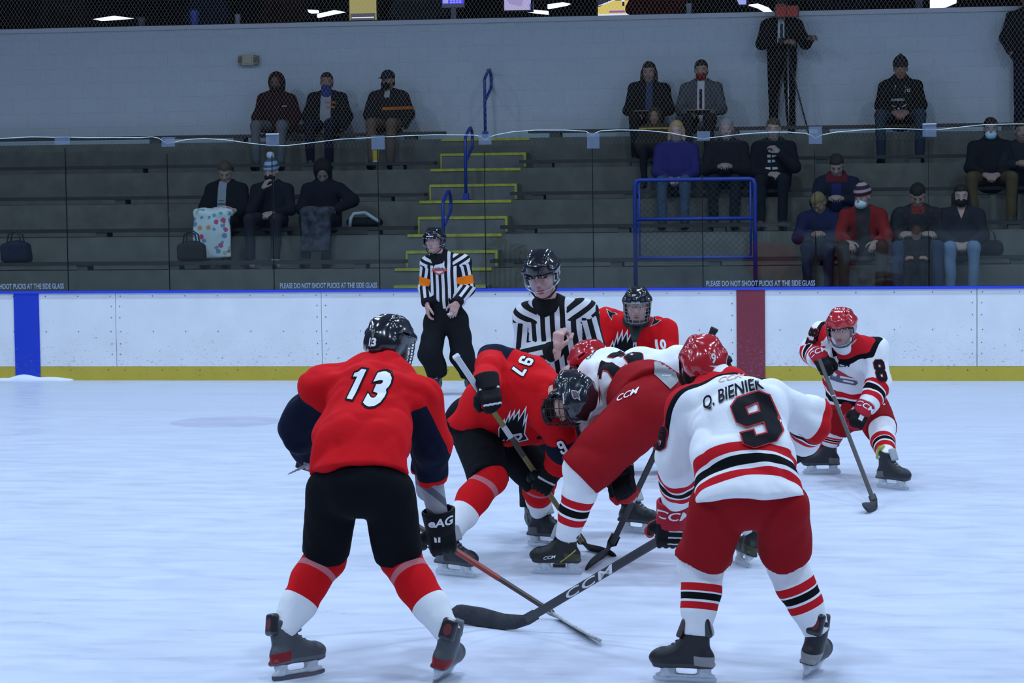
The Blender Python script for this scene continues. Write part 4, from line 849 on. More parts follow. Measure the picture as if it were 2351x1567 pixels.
number(jz, NINE, .062, J['sa']*.45+J['ea']*.55+A([-.16, -.05, 0]), nrm(A([.35, -.93, 0])), nrm(J['sa']-J['ea']), tr9, TWILL_K, TWILL_R, .005, 'sleeve_number')
f = F(.008, .015); nk = J['neck']+nrm(J['head']-J['neck'])*.01; f.cone(nk-nrm(J['head']-J['neck'])*.03, nk+nrm(J['head']-J['neck'])*.035, .088, .082); f.cone(nk, nk+nrm(J['head']-J['neck'])*.2, .066, .07, mode='-'); f.cut(nk+nrm(J['head']-J['neck'])*.035, J['head']-J['neck']); f.build('collar', cloth('collar_white', WHITE), jz)
pants(J, P9, cloth('breezers_red', DRED), R=(.205, .222), th=(.130, .124), over=.045, seed=17, folds=.012, up0=.085, tk=.02)
def white_sock(J, root, s, a=.36, r=(.094, .090, .080, .060), top=.08):
    t_ = sock_t(J, s); sock(J, root, s, cloth('sock_white', WHITE, (BLACK, STRIPE)), [lambda P: band(t_(P), a+.14, a+.24)*10, lambda P: np.maximum(band(t_(P), a, a+.115), band(t_(P), a+.275, a+.38))*10], r=r, top=top)
white_sock(J, P9, 'a', .25); white_sock(J, P9, 'b', .29)
hl = helmet(P9, J['head'], J['HM'], (.42, .014, .02)); visor(hl, J['head'], J['HM'])
hM = J['HM']; th = bvh([hl]); Nn = nrm(A([.25, -1, 0])@hM); d9 = text('9', .05, .04, sx=.85)
drape('helmet_number', d9, J['head']+A([.03, -.16, .012])@hM, np.cross(hM[2], Nn), hM[2], th, mat('decal_white', (.6, .58, .6), .5), hl, .003, .01, .12)
drape('helmet_stripe', shape([[(-.028, 0), (.028, .004), (.006, -.007)]]), J['head']+A([.03, -.16, -.024])@hM, np.cross(hM[2], Nn), hM[2], th, mat('decal_white', (.6, .58, .6), .5), hl, .003, .01, .12)
def hair(root, c, M, col, back=-.07, low=-.09, s=1., bulk=.0, name='hair', h=.009, long=0, fringe=.05, seed=3):
    L = lambda x, y, z: A(c)+s*(A([x, y, z])@M); f = F(h, .02); f.ell(L(0, -.016, .045), A([.084+bulk, .104+bulk, .092+bulk])*s, M)
    f.ell(L(0, -.055, -.03), A([.078+bulk, .06, .07])*s, M, .03)
    if long:
        for q in (-1, 1): f.cone(L(q*.070, -.01, .0), L(q*.085, .0, -long), .036*s, .030*s, k=.03); f.cone(L(q*.04, -.06, .0), L(q*.05, -.07, -long), .05*s, .04*s, k=.03)
    f.box(L(0, .12, -.06+fringe*.0), A([.075, .10, .115])*s, M, .03*s, .02, '-')
    f.folds(.005, 26, seed); return f.build(name, mat('hair', col, .7, bump=.5, bscale=50, spec=.15), root)
f = F(.008, .02); Lh = lambda x, y, z: J['head']+A([x, y, z])@J['HM']
for q, y, z0, z1 in ((-.075, -.03, -.03, -.125), (-.05, -.075, -.04, -.12), (0, -.10, -.05, -.115), (.05, -.08, -.05, -.105), (-.085, .02, -.03, -.13), (.078, -.03, -.03, -.09)): f.cone(Lh(q, y, z0), Lh(q*1.02, y*1.02, z1), .030, .014, k=.02)
f.folds(.012, 40, 2); f.build('hair', mat('hair', (.014, .008, .006), .7, bump=.5, bscale=50, spec=.15), P9)
gw = at(1543, 1190, -2.62); glove(P9, gw, at(1531, 1280, -2.54)-gw, A([.25, -.95, .1]), A([-.9, .1, 0]), (BLACK, (.42, .012, .03), (.42, .01, .015)), curl=(40, 60, 45), cuff=.08, txt='CCM', s=1.34, bars=[(.034, .0032, -.045, .012), (.060, .0032, -.045, .012), (.086, .0032, -.045, .012)])
g2 = J['wb']+nrm(J['wb']-J['eb'])*.02; glove(P9, g2, A([-.5, .7, -.3]), A([.3, .8, .4]), A([-.2, .2, .9]), (BLACK, (.42, .012, .03), (.42, .01, .015)), cuff=.08)
# ===== number 97, red sweater, taking the face-off, facing the camera
def cutnone(*a): pass
J = joints(dict(pel=(1092, 962, .26), belly=(1135, 938, .16), chest=(1205, 905, -.02), neck=(1272, 902, -.20), hem=(1100, 985, .24), sa=(1226, 862, -.02), ea=(1133, 826, .02), wa=(1112, 884, -.36),
                sb=(1272, 950, -.16), eb=(1294, 1030, -.06), wb=(1270, 1078, .02), ha=(1092, 992, .18), ka=(1122, 1098, -.20), hb=(1140, 985, .36), kb=(1238, 1098, .36)))
J['head'] = at(1306, 916, -.30); J['HM'] = frame(A([-.12, -.40, -1]), A([1, -.30, .35])); J97 = J
SP = dict(a=(ice(1044, 1322), 118, 0, 0), b=(ice(1256, 1256), 112, 0, 0)); plan_feet(J, SP); DEBUG['97'] = J
P97 = body_mesh(J, headh=.0075, hs=1.08); finish(P97, 'person in red sweater with dark bird crest, crouched over the puck, black helmet', 'p')
set_feet(J, P97, SP, boot=((.018, .020, .024), (.06, .06, .065), (.10, .10, .11)), lace=(.16, .16, .18))
def red97(P):
    a, b = armness(J, P); ta = chain(P, arm(J, 'a'))[1]; tb = chain(P, arm(J, 'b'))[1]; ua = np.linalg.norm(J['ea']-J['sa']); ub = np.linalg.norm(J['eb']-J['sb'])
    return np.maximum(np.minimum(band(ta, ua-.10, ua+.055), a), np.minimum(band(tb, ub-.08, ub+.045), b))*10
jz = jersey(J, P97, cloth('sweater_red', RED, (NAVY,)), [red97], R=(.235, .225, .235, .10), fl=(.80, .78, .74, .8), hemd=nrm(A([-.52, .1, -1])), sl=(.105, .100, .082), seed=31, folds=.020, extra=lambda f: f.cone(at(1150, 965, .20), at(1222, 968, .08), .14, .145, k=.06))
tr = bvh([jz]); CN = -CF
o = at(1206, 830, -.1); number(jz, [[(x, y) for x, y in l] for l in NINE], .042, at(1207, 828, -.1), nrm(at(1196, 846, -.1)-at(1213, 810, -.1)), nrm(at(1230, 830, -.1)-at(1190, 818, -.1)), tr, TWILL_W, TWILL_K, .005, 'sleeve_number', .8)
SEV = [[(-.55, 1), (.6, 1), (.6, .62), (.05, -1), (-.40, -1), (.12, .58), (-.55, .58)]]
number(jz, SEV, .042, at(1194, 849, -.1), nrm(at(1196, 846, -.1)-at(1213, 810, -.1)), nrm(at(1230, 830, -.1)-at(1190, 818, -.1)), tr, TWILL_W, TWILL_K, .005, 'sleeve_number', .8)
number(jz, NINE, .042, at(1297, 1024, -.15), nrm(A([.9, -.2, .3])), nrm(A([-.3, 0, 1])), tr, TWILL_W, TWILL_K, .005, 'sleeve_number', .8)
def crest(par, c, U, Vv, s, tree, reach=.35):
    wing = [(-.95, -.55), (-1.0, -.15), (-.80, .30), (-.72, -.02), (-.55, .62), (-.52, .20), (-.30, .78), (-.28, .34), (-.02, .86), (.02, .30), (.34, 1.0), (.36, -.05), (.48, .38), (.50, -.45), (.74, -.78), (.30, -.92), (.05, -.62), (-.30, -.66), (-.55, -.98), (-.62, -.80), (-.86, -1.05)]
    b_ = drape('crest_edge', shape(scaled([wing], s), .07*s), c, U, Vv, tree, TWILL_W, par, .012, .013, reach); drape('crest_wing', shape(scaled([wing], s)), c, U, Vv, tree, TWILL_K, b_, .016, .013, reach)
    D = [[(-.18, -.50), (.34, -.38), (.46, -.60), (.34, -.84), (-.10, -.86)], [(0, -.60), (.24, -.54), (.30, -.64), (.22, -.74), (.02, -.76)]]
    drape('crest_letter', shape(scaled(D, s)), c, U, Vv, tree, TWILL_W, b_, .020, .013, reach)
crest(jz, at(1186, 981, -.25), CR, nrm(CU+.15*CR), .098, tr)
pants(J, P97, cloth('breezers_black', BLACK), R=(.195, .20), th=(.150, .118), over=-.02, seed=37, up0=-.02, tk=.05)
sr = cloth('sock_red', WHITE, (RED, (.55, .17, .19)))
for s in 'ab':
    t_ = sock_t(J, s); sock(J, P97, s, sr, [lambda P, t_=t_: .54-t_(P), lambda P, t_=t_: band(t_(P), .12, .19)], r=(.095, .096, .082, .060), top=.05)
hl = helmet(P97, J['head'], J['HM'], (.012, .013, .018), vents=False, s=1.13); wire_cage(hl, J['head'], J['HM'], s=1.13, col=(.02, .02, .022))
f = F(.009, .02); hM = J['HM']; f.ell(J['head']+A([0, .050, -.085])@hM, (.070, .062, .068), hM); f.ell(J['head']+A([0, .0, -.06])@hM, (.085, .05, .06), hM); f.folds(.005, 40, 3); f.build('beard', mat('hair', (.014, .008, .006), .7, bump=.5, bscale=50, spec=.15), P97)
th = bvh([hl]); hN = nrm(A([.25, .25, 1.])@hM)
LG = [[(-.8, .9), (.2, .75), (.35, .35), (.9, .95), (.55, .1), (.75, -.9), (.2, -.45), (-.2, -.8), (-.55, -.5), (-.75, 0)]]
for nm, g, m, o_ in (('helmet_logo_edge', .004, mat('logo_pale', (.50, .58, .60), .5), .003), ('helmet_logo', 0, mat('logo_dark', (.05, .06, .08), .5), .005), ('helmet_logo_red', -.010, mat('logo_red', (.35, .03, .03), .5), .006)):
    drape(nm, shape(scaled(LG, .026 if g >= 0 else .014), max(g, 0)), at(1322, 906, -.42), CR, CU, th, m, hl, o_, .01, .2)
drape('helmet_mark', shape([[(-.004, .030), (.004, .031), (.006, -.030), (-.001, -.031)]]), at(1293, 914, -.42), CR, CU, th, mat('logo_pale', (.50, .58, .60), .5), hl, .003, .01, .2)
gwa = at(1121, 888, -.46); glove(P97, gwa, at(1130, 930, -.50)-at(1117, 872, -.42), A([.25, -.95, .1]), A([-.5, -.2, .7]), (BLACK, BLACK, BLACK), curl=(50, 62, 40), cuff=.07, s=1.16, bars=[(.020, .006, -.06, .05), (.108, .004, -.06, .05)])
gwb = at(1262, 1086, .04); glove(P97, gwb, at(1240, 1132, .06)-at(1270, 1082, .04), A([.35, -.9, .1]), A([-.8, -.2, .4]), (BLACK, BLACK, BLACK), curl=(55, 62, 40), cuff=.07, s=1.16, bars=[(.035, .006, -.05, .05)])

# ===== number 15, white sweater, taking the face-off, back up
J = joints(dict(pel=(1500, 925, -.22), belly=(1452, 882, -.02), chest=(1400, 866, .18), neck=(1362, 850, .30), hem=(1462, 900, -.06), sa=(1378, 900, .02), ea=(1368, 985, -.08), wa=(1424, 1062, -.22),
                sb=(1472, 838, .46), eb=(1560, 832, .44), wb=(1640, 815, .20), ha=(1478, 945, -.34), ka=(1342, 1078, -.46), hb=(1545, 945, -.10), kb=(1612, 1120, .06)))
J['head'] = at(1356, 836, .38); J['HM'] = frame(A([-.75, .35, -.55]), A([-.5, .2, .85])); J15 = J
SP = dict(a=(ice(1282, 1318), -86, 0, 0), b=(ice(1703, 1296), -20, 18, 0)); plan_feet(J, SP); DEBUG['15'] = J
P15 = body_mesh(J, headh=.008); finish(P15, 'person in white sweater with black 15, bent low with red breezers towards us', 'p')
set_feet(J, P15, SP, boot=((.016, .016, .016), (.03, .03, .03), (.05, .05, .03)), lace=(.35, .33, .33), guard=(.02, .025, .03))
ba = J['ska']['o']; tb15 = bvh([ba]); MYG = mat('boot_yellow', (.36, .36, .05), .5)
for pts in ([(-.035, -.055), (.075, .035)], [(.03, .075), (.075, .095)]): drape('boot_line', shape([[(pts[0][0], pts[0][1]-.004), (pts[1][0], pts[1][1]-.004), (pts[1][0], pts[1][1]+.004), (pts[0][0], pts[0][1]+.004)]]), at(1292, 1278, -.5), CR, CU, tb15, MYG, ba, .003, .012, .3)
words(ba, 'CCM', .018, at(1262, 1281, -.5), nrm(CR+CU*.16), CU, tb15, TWILL_W, 'boot_lettering', .03, 1.3, .2, .003, .3)
pt15 = wstripes(J, hem=((-9, .01), (-9, .01), (-9, .01)), slv=.05, yoke=(.08, -.2), ysl=0)
jz = jersey(J, P15, cloth('sweater_white', WHITE, (BLACK, STRIPE)), [lambda P: pt15(P)[0], lambda P: pt15(P)[1]], R=(.205, .215, .225, .10), fl=(.78, .78, .74, .8), sl=(.100, .098, .085), seed=51, folds=.020, hemd=nrm(J['hem']-J['belly']))
tr = bvh([jz]); U = nrm(J['sb']-J['sa']); V_ = nrm(J['neck']-J['belly']); Nb = nrm(np.cross(U, V_)); Ob = J['chest']*.55+J['belly']*.45+Nb*.1
number(jz, ONE_, .135, Ob-U*.185-V_*.10, U, V_, tr, TWILL_K, TWILL_R, .006, 'back_number', 1.1); number(jz, FIVE_, .135, Ob+U*.005-V_*.10, U, V_, tr, TWILL_K, TWILL_R, .006, 'back_number', 1.1)
d = text('CUMMINS', .05, .02, sx=1.0); d[0][:, 1] -= 1.2*d[0][:, 0]**2
drape('name_lettering', d, J['neck']+Nb*.1-V_*.075, U, V_, tr, TWILL_K, jz, .005)
pz = pants(J, P15, cloth('breezers_red', DRED), R=(.225, .215), th=(.185, .150), over=-.05, seed=57, up0=.02, tk=.05, fl=.86, folds=.010)
f = F(.010, .03); ud = nrm(J['belly']-J['pel']); hw = nrm(J['hb']-J['ha']); f.cone(J['pel']+ud*.02, J['pel']+ud*.16, .250, .236, hw, .90); f.cut(J['pel']+ud*.0, -ud); f.cut(J['pel']+ud*.15, ud); f.cut(J['pel']+ud*.15-Nb*.03, -Nb)
wb_ = f.folds(.005, 12, 3).build('waist_flap', cloth('breezers_red', DRED), P15); trw = bvh([wb_, pz])
patch = shape([[(-.055, .07), (.045, .075), (.085, -.04), (.03, -.085), (-.06, .0)]]); c_ = at(1526, 858, -.3)
pp = drape('grey_patch', patch, c_, CR, CU, trw, mat('patch_grey', (.26, .27, .28), .45), wb_, .012, .013, .4); words(pp, 'CCM', .012, at(1532, 860, -.3), CR, CU, trw, TWILL_W, 'patch_lettering', .03, 1.6, .2, .017, .4)
f2 = words(wb_, 'CCM', .034, at(1447, 903, -.35), nrm(at(1475, 890, -.35)-at(1420, 912, -.35)), CU, trw, TWILL_W, 'waist_lettering', .03, 1.35, .25, .010, .5)
white_sock(J, P15, 'a', .40, r=(.112, .098, .084, .066), top=.12); white_sock(J, P15, 'b', .35)
hl = helmet(P15, J['head'], J['HM'], (.42, .014, .02)); visor(hl, J['head'], J['HM'])
gw = at(1428, 1088, -.30); glove(P15, gw, at(1446, 1150, -.38)-at(1432, 1088, -.28), A([-.25, -.9, .25]), A([-.6, .3, .1]), (BLACK, BLACK, (.42, .015, .02)), curl=(55, 62, 40), cuff=.07, txt='CCM', s=1.34, tcol=(.62, .6, .6))
cf = [c for g_ in P15.children if g_.name.startswith('glove') for c in g_.children if c.name.startswith('cuff')]
words(cf[0], 'CCM', .034, at(1446, 1110, -.35), nrm(at(1470, 1100, -.35)-at(1420, 1121, -.35)), CU, bvh(cf), mat('cuff_print', (.62, .6, .6), .7), 'cuff_lettering', .01, 1.2, .2, .004, .3)
g2 = J['wb']; glove(P15, g2, A([.4, -.5, -.2]), A([.1, .3, 1]), A([.4, .6, 0]), (BLACK, BLACK, (.42, .015, .02)), cuff=.07)

# ===== number 10, red sweater, behind
J = joints(dict(pel=(1455, 905, 4.55), belly=(1455, 850, 4.40), chest=(1458, 785, 4.15), neck=(1463, 748, 4.0), hem=(1455, 890, 4.5), sa=(1392, 738, 4.12), ea=(1378, 835, 4.0), wa=(1410, 892, 3.75),
                sb=(1520, 764, 4.08), eb=(1532, 850, 3.95), wb=(1500, 902, 3.75), ha=(1428, 915, 4.5), ka=(1415, 985, 4.25), hb=(1482, 915, 4.5), kb=(1500, 985, 4.25)))
J['head'] = at(1463, 703, 3.9); J['HM'] = frame(heading(178)+A([0, 0, -.12])); J10 = J
SP = dict(a=(ice(1420, 1082), 190, 0, 0), b=(ice(1516, 1084), 165, 0, 0)); plan_feet(J, SP); DEBUG['10'] = J
P10 = body_mesh(J, headh=.007); finish(P10, 'person in red sweater with wire face cage, crouched behind the bent white sweater', 'p')
set_feet(J, P10, SP)
jz = jersey(J, P10, cloth('sweater_red', RED, (NAVY,)), [lambda P: -np.ones(len(P))], R=(.23, .21, .215, .085), sl=(.108, .104, .085), pad=.112, seed=71, folds=.020); tr = bvh([jz])
f = F(.010, .02); f.cone(J['neck']+A([0, -.07, .03]), J['neck']+A([0, -.19, -.10]), .062, .022, A([1, 0, 0]), .6); f.cone(J['neck']+A([-.05, -.05, .04]), J['neck']+A([.05, -.05, .04]), .055, .055); f.build('neck_guard', mat('guard_black', (.012, .012, .014), .9), P10)
for (x, y, a) in ((1404, 719, -1.2), (1505, 737, .5)):
    u_ = rot(CR, CF, -a)
    for nm, s_, m, o_ in (('shoulder_logo_edge', .050, mat('logo_pale', (.50, .58, .60), .5), .004), ('shoulder_logo', .040, TWILL_K, .006)):
        drape(nm, shape([[(-s_, -s_*.35), (-s_*.2, s_*.15), (s_*.1, s_*.7), (s_*.5, s_*.9), (s_*.3, s_*.1), (s_, -s_*.3), (s_*.1, -s_*.45)]]), at(x, y, 3.9), u_, np.cross(-CF, u_), tr, m, jz, o_, .015, .4)
crest(jz, at(1440, 800, 3.9), CR, CU, .13, tr); words(jz, '10', .075, at(1529, 790, 3.85), nrm(A([.85, .45, 0])), CU, tr, TWILL_W, 'sleeve_number', .05, .8, reach=.4)
drape('chest_mark', shape([[(-.02, .012), (-.006, .003), (.006, .003), (.02, .012), (.012, 0), (.02, -.012), (.006, -.003), (-.006, -.003), (-.02, -.012), (-.012, 0)]]), at(1447, 781, 3.8), CR, CU, tr, TWILL_K, jz, .004, .01, .4)
pants(J, P10, cloth('breezers_black', BLACK), R=(.20, .20), th=(.125, .112), seed=77, up0=.0)
for s in 'ab':
    t_ = sock_t(J, s); sock(J, P10, s, sr, [lambda P, t_=t_: .54-t_(P), lambda P, t_=t_: band(t_(P), .12, .19)])
hl = helmet(P10, J['head'], J['HM'], (.012, .014, .016)); wire_cage(hl, J['head'], J['HM'], col=(.22, .23, .25)); th = bvh([hl])
words(hl, 'BAUER', .012, J['head']+A([0, .16, .050])@J['HM'], -J['HM'][0], J['HM'][2], th, mat('decal_white', (.6, .58, .6), .5), 'helmet_lettering', .03, 1.3, 0, .003, .12, step=.008)
for q, w_ in (('a', J['wa']), ('b', J['wb'])): glove(P10, w_, A([.3 if q == 'a' else -.3, -.5, -.5]), A([0, -.7, .6]), A([1 if q == 'a' else -1, 0, .3]), (BLACK, BLACK, BLACK), cuff=.07)

# ===== number 81, white sweater, at the right with a stick
J = joints(dict(pel=(1968, 935, 4.45), belly=(1962, 880, 4.35), chest=(1952, 818, 4.12), neck=(1938, 782, 3.98), hem=(1966, 922, 4.42), sa=(1888, 768, 4.18), ea=(1866, 806, 4.24), wa=(1880, 826, 4.02),
                sb=(2008, 806, 4.05), eb=(2018, 882, 3.98), wb=(1988, 936, 3.80), ha=(1938, 942, 4.45), ka=(1912, 985, 4.48), hb=(2002, 940, 4.40), kb=(2024, 985, 4.02)))
J['head'] = at(1932, 752, 3.86); J['HM'] = frame(heading(193)+A([0, 0, -.36])); J81 = J
SP = dict(a=(ice(1888, 1088), -98, 0, 0), b=(ice(2048, 1122), 128, 0, 0, dict(guard=(.30, .34, .03)))); plan_feet(J, SP); DEBUG['81'] = J
P81 = body_mesh(J, headh=.0055); finish(P81, 'person in white sweater with red yoke and clear full visor at right', 'p')
set_feet(J, P81, SP, boot=((.022, .024, .028), (.05, .05, .055), (.12, .12, .12)), lace=(.40, .38, .30))
pt81 = wstripes(J, hem=((.05, .05), (.12, .045), (.185, .05)), slv=.10, yoke=(-.090, .0), tilt=.16, ysl=.03, yw=.205, sleeve=(-.03, .015, .03, .072, .085, .125))
jz = jersey(J, P81, cloth('sweater_white', WHITE, (BLACK, STRIPE)), [lambda P: pt81(P)[0], lambda P: pt81(P)[1]], R=(.235, .22, .215, .085), sl=(.100, .096, .080), seed=81, folds=.020); tr = bvh([jz])
number(jz, EIGHT_, .078, at(2028, 851, 3.85), nrm(A([.93, .30, 0])), nrm(A([-.10, 0, 1])), tr, TWILL_K, TWILL_R, .004, 'sleeve_number', .85); number(jz, ONE_, .05, at(1860, 784, 4.1), nrm(A([-.2, .3, -1])), nrm(A([1, -.4, 0])), tr, TWILL_K, TWILL_R, .004, 'sleeve_number', .9); number(jz, EIGHT_, .05, at(1866, 762, 4.1), nrm(A([-.2, .3, -1])), nrm(A([1, -.4, 0])), tr, TWILL_K, TWILL_R, .004, 'sleeve_number', .9)
words(jz, 'CCM', .028, at(1936, 838, 3.9), CR, CU, tr, TWILL_K, 'maker_lettering', .03, 1.4, .2)
sw_ = [[(-.9, .35), (-.55, .1), (-.35, .55), (-.25, .05), (.9, -.15), (1.05, -.35), (.85, -.5), (-.2, -.3), (-.9, -.05)], [(.0, -.08), (.75, -.24), (.7, -.38), (-.05, -.2)]]
drape('crest_sword', shape(scaled(sw_, .10)), at(1945, 870, 3.9), CR, CU, tr, mat('print_navy', (.10, .10, .14), .7), jz, .004); drape('crest_swoop', shape(scaled([[(-.9, .45), (-.3, .0), (.6, -.2), (.2, -.05), (-.4, .3)]], .13)), at(1945, 862, 3.9), CR, CU, tr, TWILL_R, jz, .006)
f = F(.009, .015); nk = J['neck']; f.cone(nk-A([0, 0, .02]), nk+A([0, -.02, .045]), .085, .078); f.cone(nk, nk+A([0, -.03, .2]), .066, .07, mode='-'); f.cut(nk+A([0, 0, .045]), (0, 0, 1)); f.build('collar', cloth('collar_white', WHITE), jz)
pt_ = pants(J, P81, cloth('breezers_red', DRED), R=(.21, .215), th=(.135, .122), over=-.0, seed=87, up0=.0); words(pt_, 'CCM', .03, at(2026, 926, 4.1), nrm(A([1, -.3, 0])), CU, bvh([pt_]), TWILL_W, 'leg_lettering', .03, 1.3, .2)
white_sock(J, P81, 'a', .42, r=(.085, .082, .074, .056)); white_sock(J, P81, 'b', .42, r=(.092, .092, .080, .058))
hl = helmet(P81, J['head'], J['HM'], (.42, .014, .02)); visor(hl, J['head'], J['HM'], -.105); th = bvh([hl]); words(hl, 'BAUER', .011, J['head']+A([0, .16, .052])@J['HM'], -J['HM'][0], J['HM'][2], th, mat('decal_pink', (.55, .25, .27), .5), 'helmet_lettering', .03, 1.3, 0, .003, .12, step=.008)
k = B(); LL = lambda x, y, z: J81['head']+A([x, y, z])@J81['HM']
for z in (-.085, -.098): k.tube([LL(.07*math.sin(a), .012+.115*math.cos(a), z) for a in np.linspace(-1.2, 1.2, 13)], .0035, 5)
k.build('visor_chin_bars', mat('bar_grey', (.30, .31, .34), .4), hl, True)
g1 = at(1884, 822, 3.92); glove(P81, g1, at(1900, 858, 3.84)-at(1882, 822, 3.92), A([.1, -.95, .2]), A([.8, .1, -.3]), (BLACK, (.42, .012, .03), BLACK), curl=(50, 60, 40), cuff=.07, txt='CCM', s=1.1)
g2 = at(1978, 946, 3.72); glove(P81, g2, at(1962, 985, 3.66)-at(1984, 940, 3.74), A([.25, -.95, .15]), A([-.8, -.2, .2]), (BLACK, (.42, .012, .03), (.42, .012, .03)), curl=(55, 60, 40), cuff=.075, txt='CCM', s=1.12, bars=[(.045, .022, -.022, .008)])

# ===== officials
def trousers(J, root, R=.19, th=(.105, .085, .072), col=(.010, .011, .013), seed=5, fl=.8):
    f = F(.011, .04); hw = nrm(J['hb']-J['ha']); ud = nrm(J['belly']-J['pel']); f.cone(J['pel'], J['pel']+ud*.12, R, R*.93, hw, fl)
    for s in 'ab': f.path([J['h'+s], J['k'+s], J['n'+s]-nrm(J['n'+s]-J['k'+s])*-.02], th, k=.04)
    for s in 'ab': d = nrm(J['n'+s]-J['k'+s]); f.cut(J['n'+s]+d*.03, d, .16)
    return f.folds(.014, 11, seed).build('trousers', cloth('trousers_black', col), root)
def official(J, root, period, seed, R=(.185, .19, .20, .08), phase=0., orange=False, sl=(.088, .078, .062), hem=.0):
    sw = nrm(J['sb']-J['sa']); up = nrm(J['neck']-J['belly'])
    def white(P):
        a, b = armness(J, P, .165, .062); tor = np.cos(2*np.pi*((P-J['neck'])@sw)/period+phase); out = tor
        for s, an in (('a', a), ('b', b)):
            S, E, W = arm(J, s); t = chain(P, [S, E, W])[1]; l1 = np.linalg.norm(E-S)
            d1 = nrm(E-S); d2 = nrm(W-E); n1 = nrm(np.cross(d1, CF)); n2 = nrm(np.cross(d2, CF)); n2 = n2 if n2@n1 > 0 else -n2
            w = np.where(t < l1, (P-S)@n1, (P-E)@n2); st = np.cos(2*np.pi*w/period+1.2)
            sg = 1 if s == 'b' else -1; yo = np.cos(2*np.pi*((P-S)@nrm(up*.75+sw*sg*-.35))/period+.5)
            out = np.where((an > -.015) & (t > .03), st, out); out = np.where((np.abs((P-S)@sw) < .085) & (t < .04) & ((P-S)@up > .0), yo, out)
        return out
    def dark(P):
        r = -np.ones(len(P)); tt = chain(P, spine(J))[1]; r = np.maximum(r, (hem-tt)*8); r = np.maximum(r, (.100-np.linalg.norm(P-J['neck'], axis=1))*8)
        for s in 'ab':
            S, E, W = arm(J, s); T = np.linalg.norm(E-S)+np.linalg.norm(W-E); d, t = chain(P, [S, E, W]); r = np.maximum(r, np.minimum(t-(T-.055), .12-d)*8)
        return r
    def org(P):
        if not orange: return -np.ones(len(P))
        r = -np.ones(len(P))
        for s in 'ab':
            S, E, W = arm(J, s); d, t = chain(P, [S, E, W]); r = np.maximum(r, np.minimum(np.minimum(t-.135, .225-t), .13-d)*10)
        return r
    return jersey(J, root, cloth('striped_sweater', (.012, .012, .015), ((.62, .62, .65), (.012, .012, .015), (.85, .18, .01))), [white, dark, org], R=R, fl=(.74, .72, .70, .8), sl=sl, pad=.082, seed=seed, folds=.010, h=.0085, cuffcut=0, trap=.07)
J = joints(dict(pel=(1282, 905, 1.20), belly=(1282, 838, 1.16), chest=(1280, 755, 1.10), neck=(1258, 694, 1.04), hem=(1282, 895, 1.20), sa=(1212, 728, 1.12), ea=(1204, 822, 1.12), wa=(1276, 806, .86),
                sb=(1340, 718, 1.10), eb=(1366, 812, 1.14), wb=(1322, 842, .90), ha=(1248, 925, 1.2), ka=(1222, 1070, 1.14), hb=(1318, 925, 1.2), kb=(1388, 1070, 1.26)))
J['head'] = at(1245, 634, .98); J['HM'] = frame(heading(184)+A([0, 0, -.42]), (-.06, 0, 1)); JL = J
SP = dict(a=(ice(1224, 1233), 165, 0, 0), b=(ice(1462, 1223), 118, 0, 0)); plan_feet(J, SP); DEBUG['lin'] = J
hA, _ = hand_parts(J['wa']+A([.01, 0, .02]), A([.12, -.05, 1.]), A([-.55, -.8, .1]), A([.7, -.5, .2]), (52, 74, 50), 1.06)
hB, _ = hand_parts(J['wb'], at(1285, 862, .76)-J['wb'], A([.1, -.7, .7]), A([-.3, -.5, -.6]), (28, 42, 30), 1.02)
PL = body_mesh(J, tone=(.60, .36, .32), hands=(hA, hB), headh=.0045, hs=1.07, shut=True); finish(PL, 'person in black and white striped shirt, nearest official, hand raised over the face-off', 'p')
set_feet(J, PL, SP, boot=((.018, .019, .021), (.06, .06, .065), (.03, .03, .032)), lace=(.45, .45, .46))
js = official(J, PL, .064, 91, hem=-.2); trousers(J, PL, seed=92)
f = F(.008, .012); nk = J['neck']; f.cone(nk-A([.0, -.01, .03]), nk+A([0, -.005, .045]), .090, .078); f.cone(nk, nk+A([0, -.02, .2]), .064, .07, mode='-'); f.cut(nk+A([0, 0, .045]), (0, -.25, 1)); f.build('collar', cloth('collar_black', (.012, .012, .014)), js)
hc = J['head']+J['HM'][2]*.016; hl = helmet(PL, hc, J['HM'], (.010, .011, .014), s=1.05, vents=False); visor(hl, hc, J['HM'], -.055, 1.05); th = bvh([hl])
words(hl, 'CCM', .016, J['head']+A([0, .17, .052])@J['HM'], -J['HM'][0], J['HM'][2], th, mat('decal_white', (.6, .58, .6), .5), 'helmet_lettering', .03, 1.6, .2, .003, .12, step=.008)
J = joints(dict(pel=(1024, 725, 11.25), belly=(1023, 682, 11.22), chest=(1024, 626, 11.20), neck=(1008, 584, 11.15), hem=(1024, 700, 11.24), sa=(985, 606, 11.2), ea=(977, 662, 11.24), wa=(981, 700, 11.1),
                sb=(1062, 604, 11.2), eb=(1074, 662, 11.2), wb=(1048, 696, 11.0), ha=(1002, 735, 11.25), ka=(988, 812, 11.15), hb=(1048, 735, 11.25), kb=(1062, 815, 11.25)))
J['head'] = at(997, 553, 11.08); J['HM'] = frame(heading(192)+A([0, 0, -.06])); JR = J
SP = dict(a=(ice(1003, 906), 178, 0, 0), b=(ice(1080, 904), 158, 0, 0)); plan_feet(J, SP); DEBUG['ref'] = J
hA, _ = hand_parts(J['wa'], A([.05, -.05, -1.]), A([-.9, -.4, 0]), A([.2, -.9, .1]), (22, 30, 22), 1.04); hB, _ = hand_parts(J['wb'], A([-.35, -.2, -1.]), A([.15, -1, .1]), A([-.8, -.3, .1]), (20, 26, 20), 1.04)
PR = body_mesh(J, tone=(.50, .28, .24), hands=(hA, hB), headh=.0055); finish(PR, 'person in striped shirt with orange arm bands standing by the far boards', 'p')
set_feet(J, PR, SP, boot=((.018, .019, .021), (.06, .06, .065), (.03, .03, .032)))
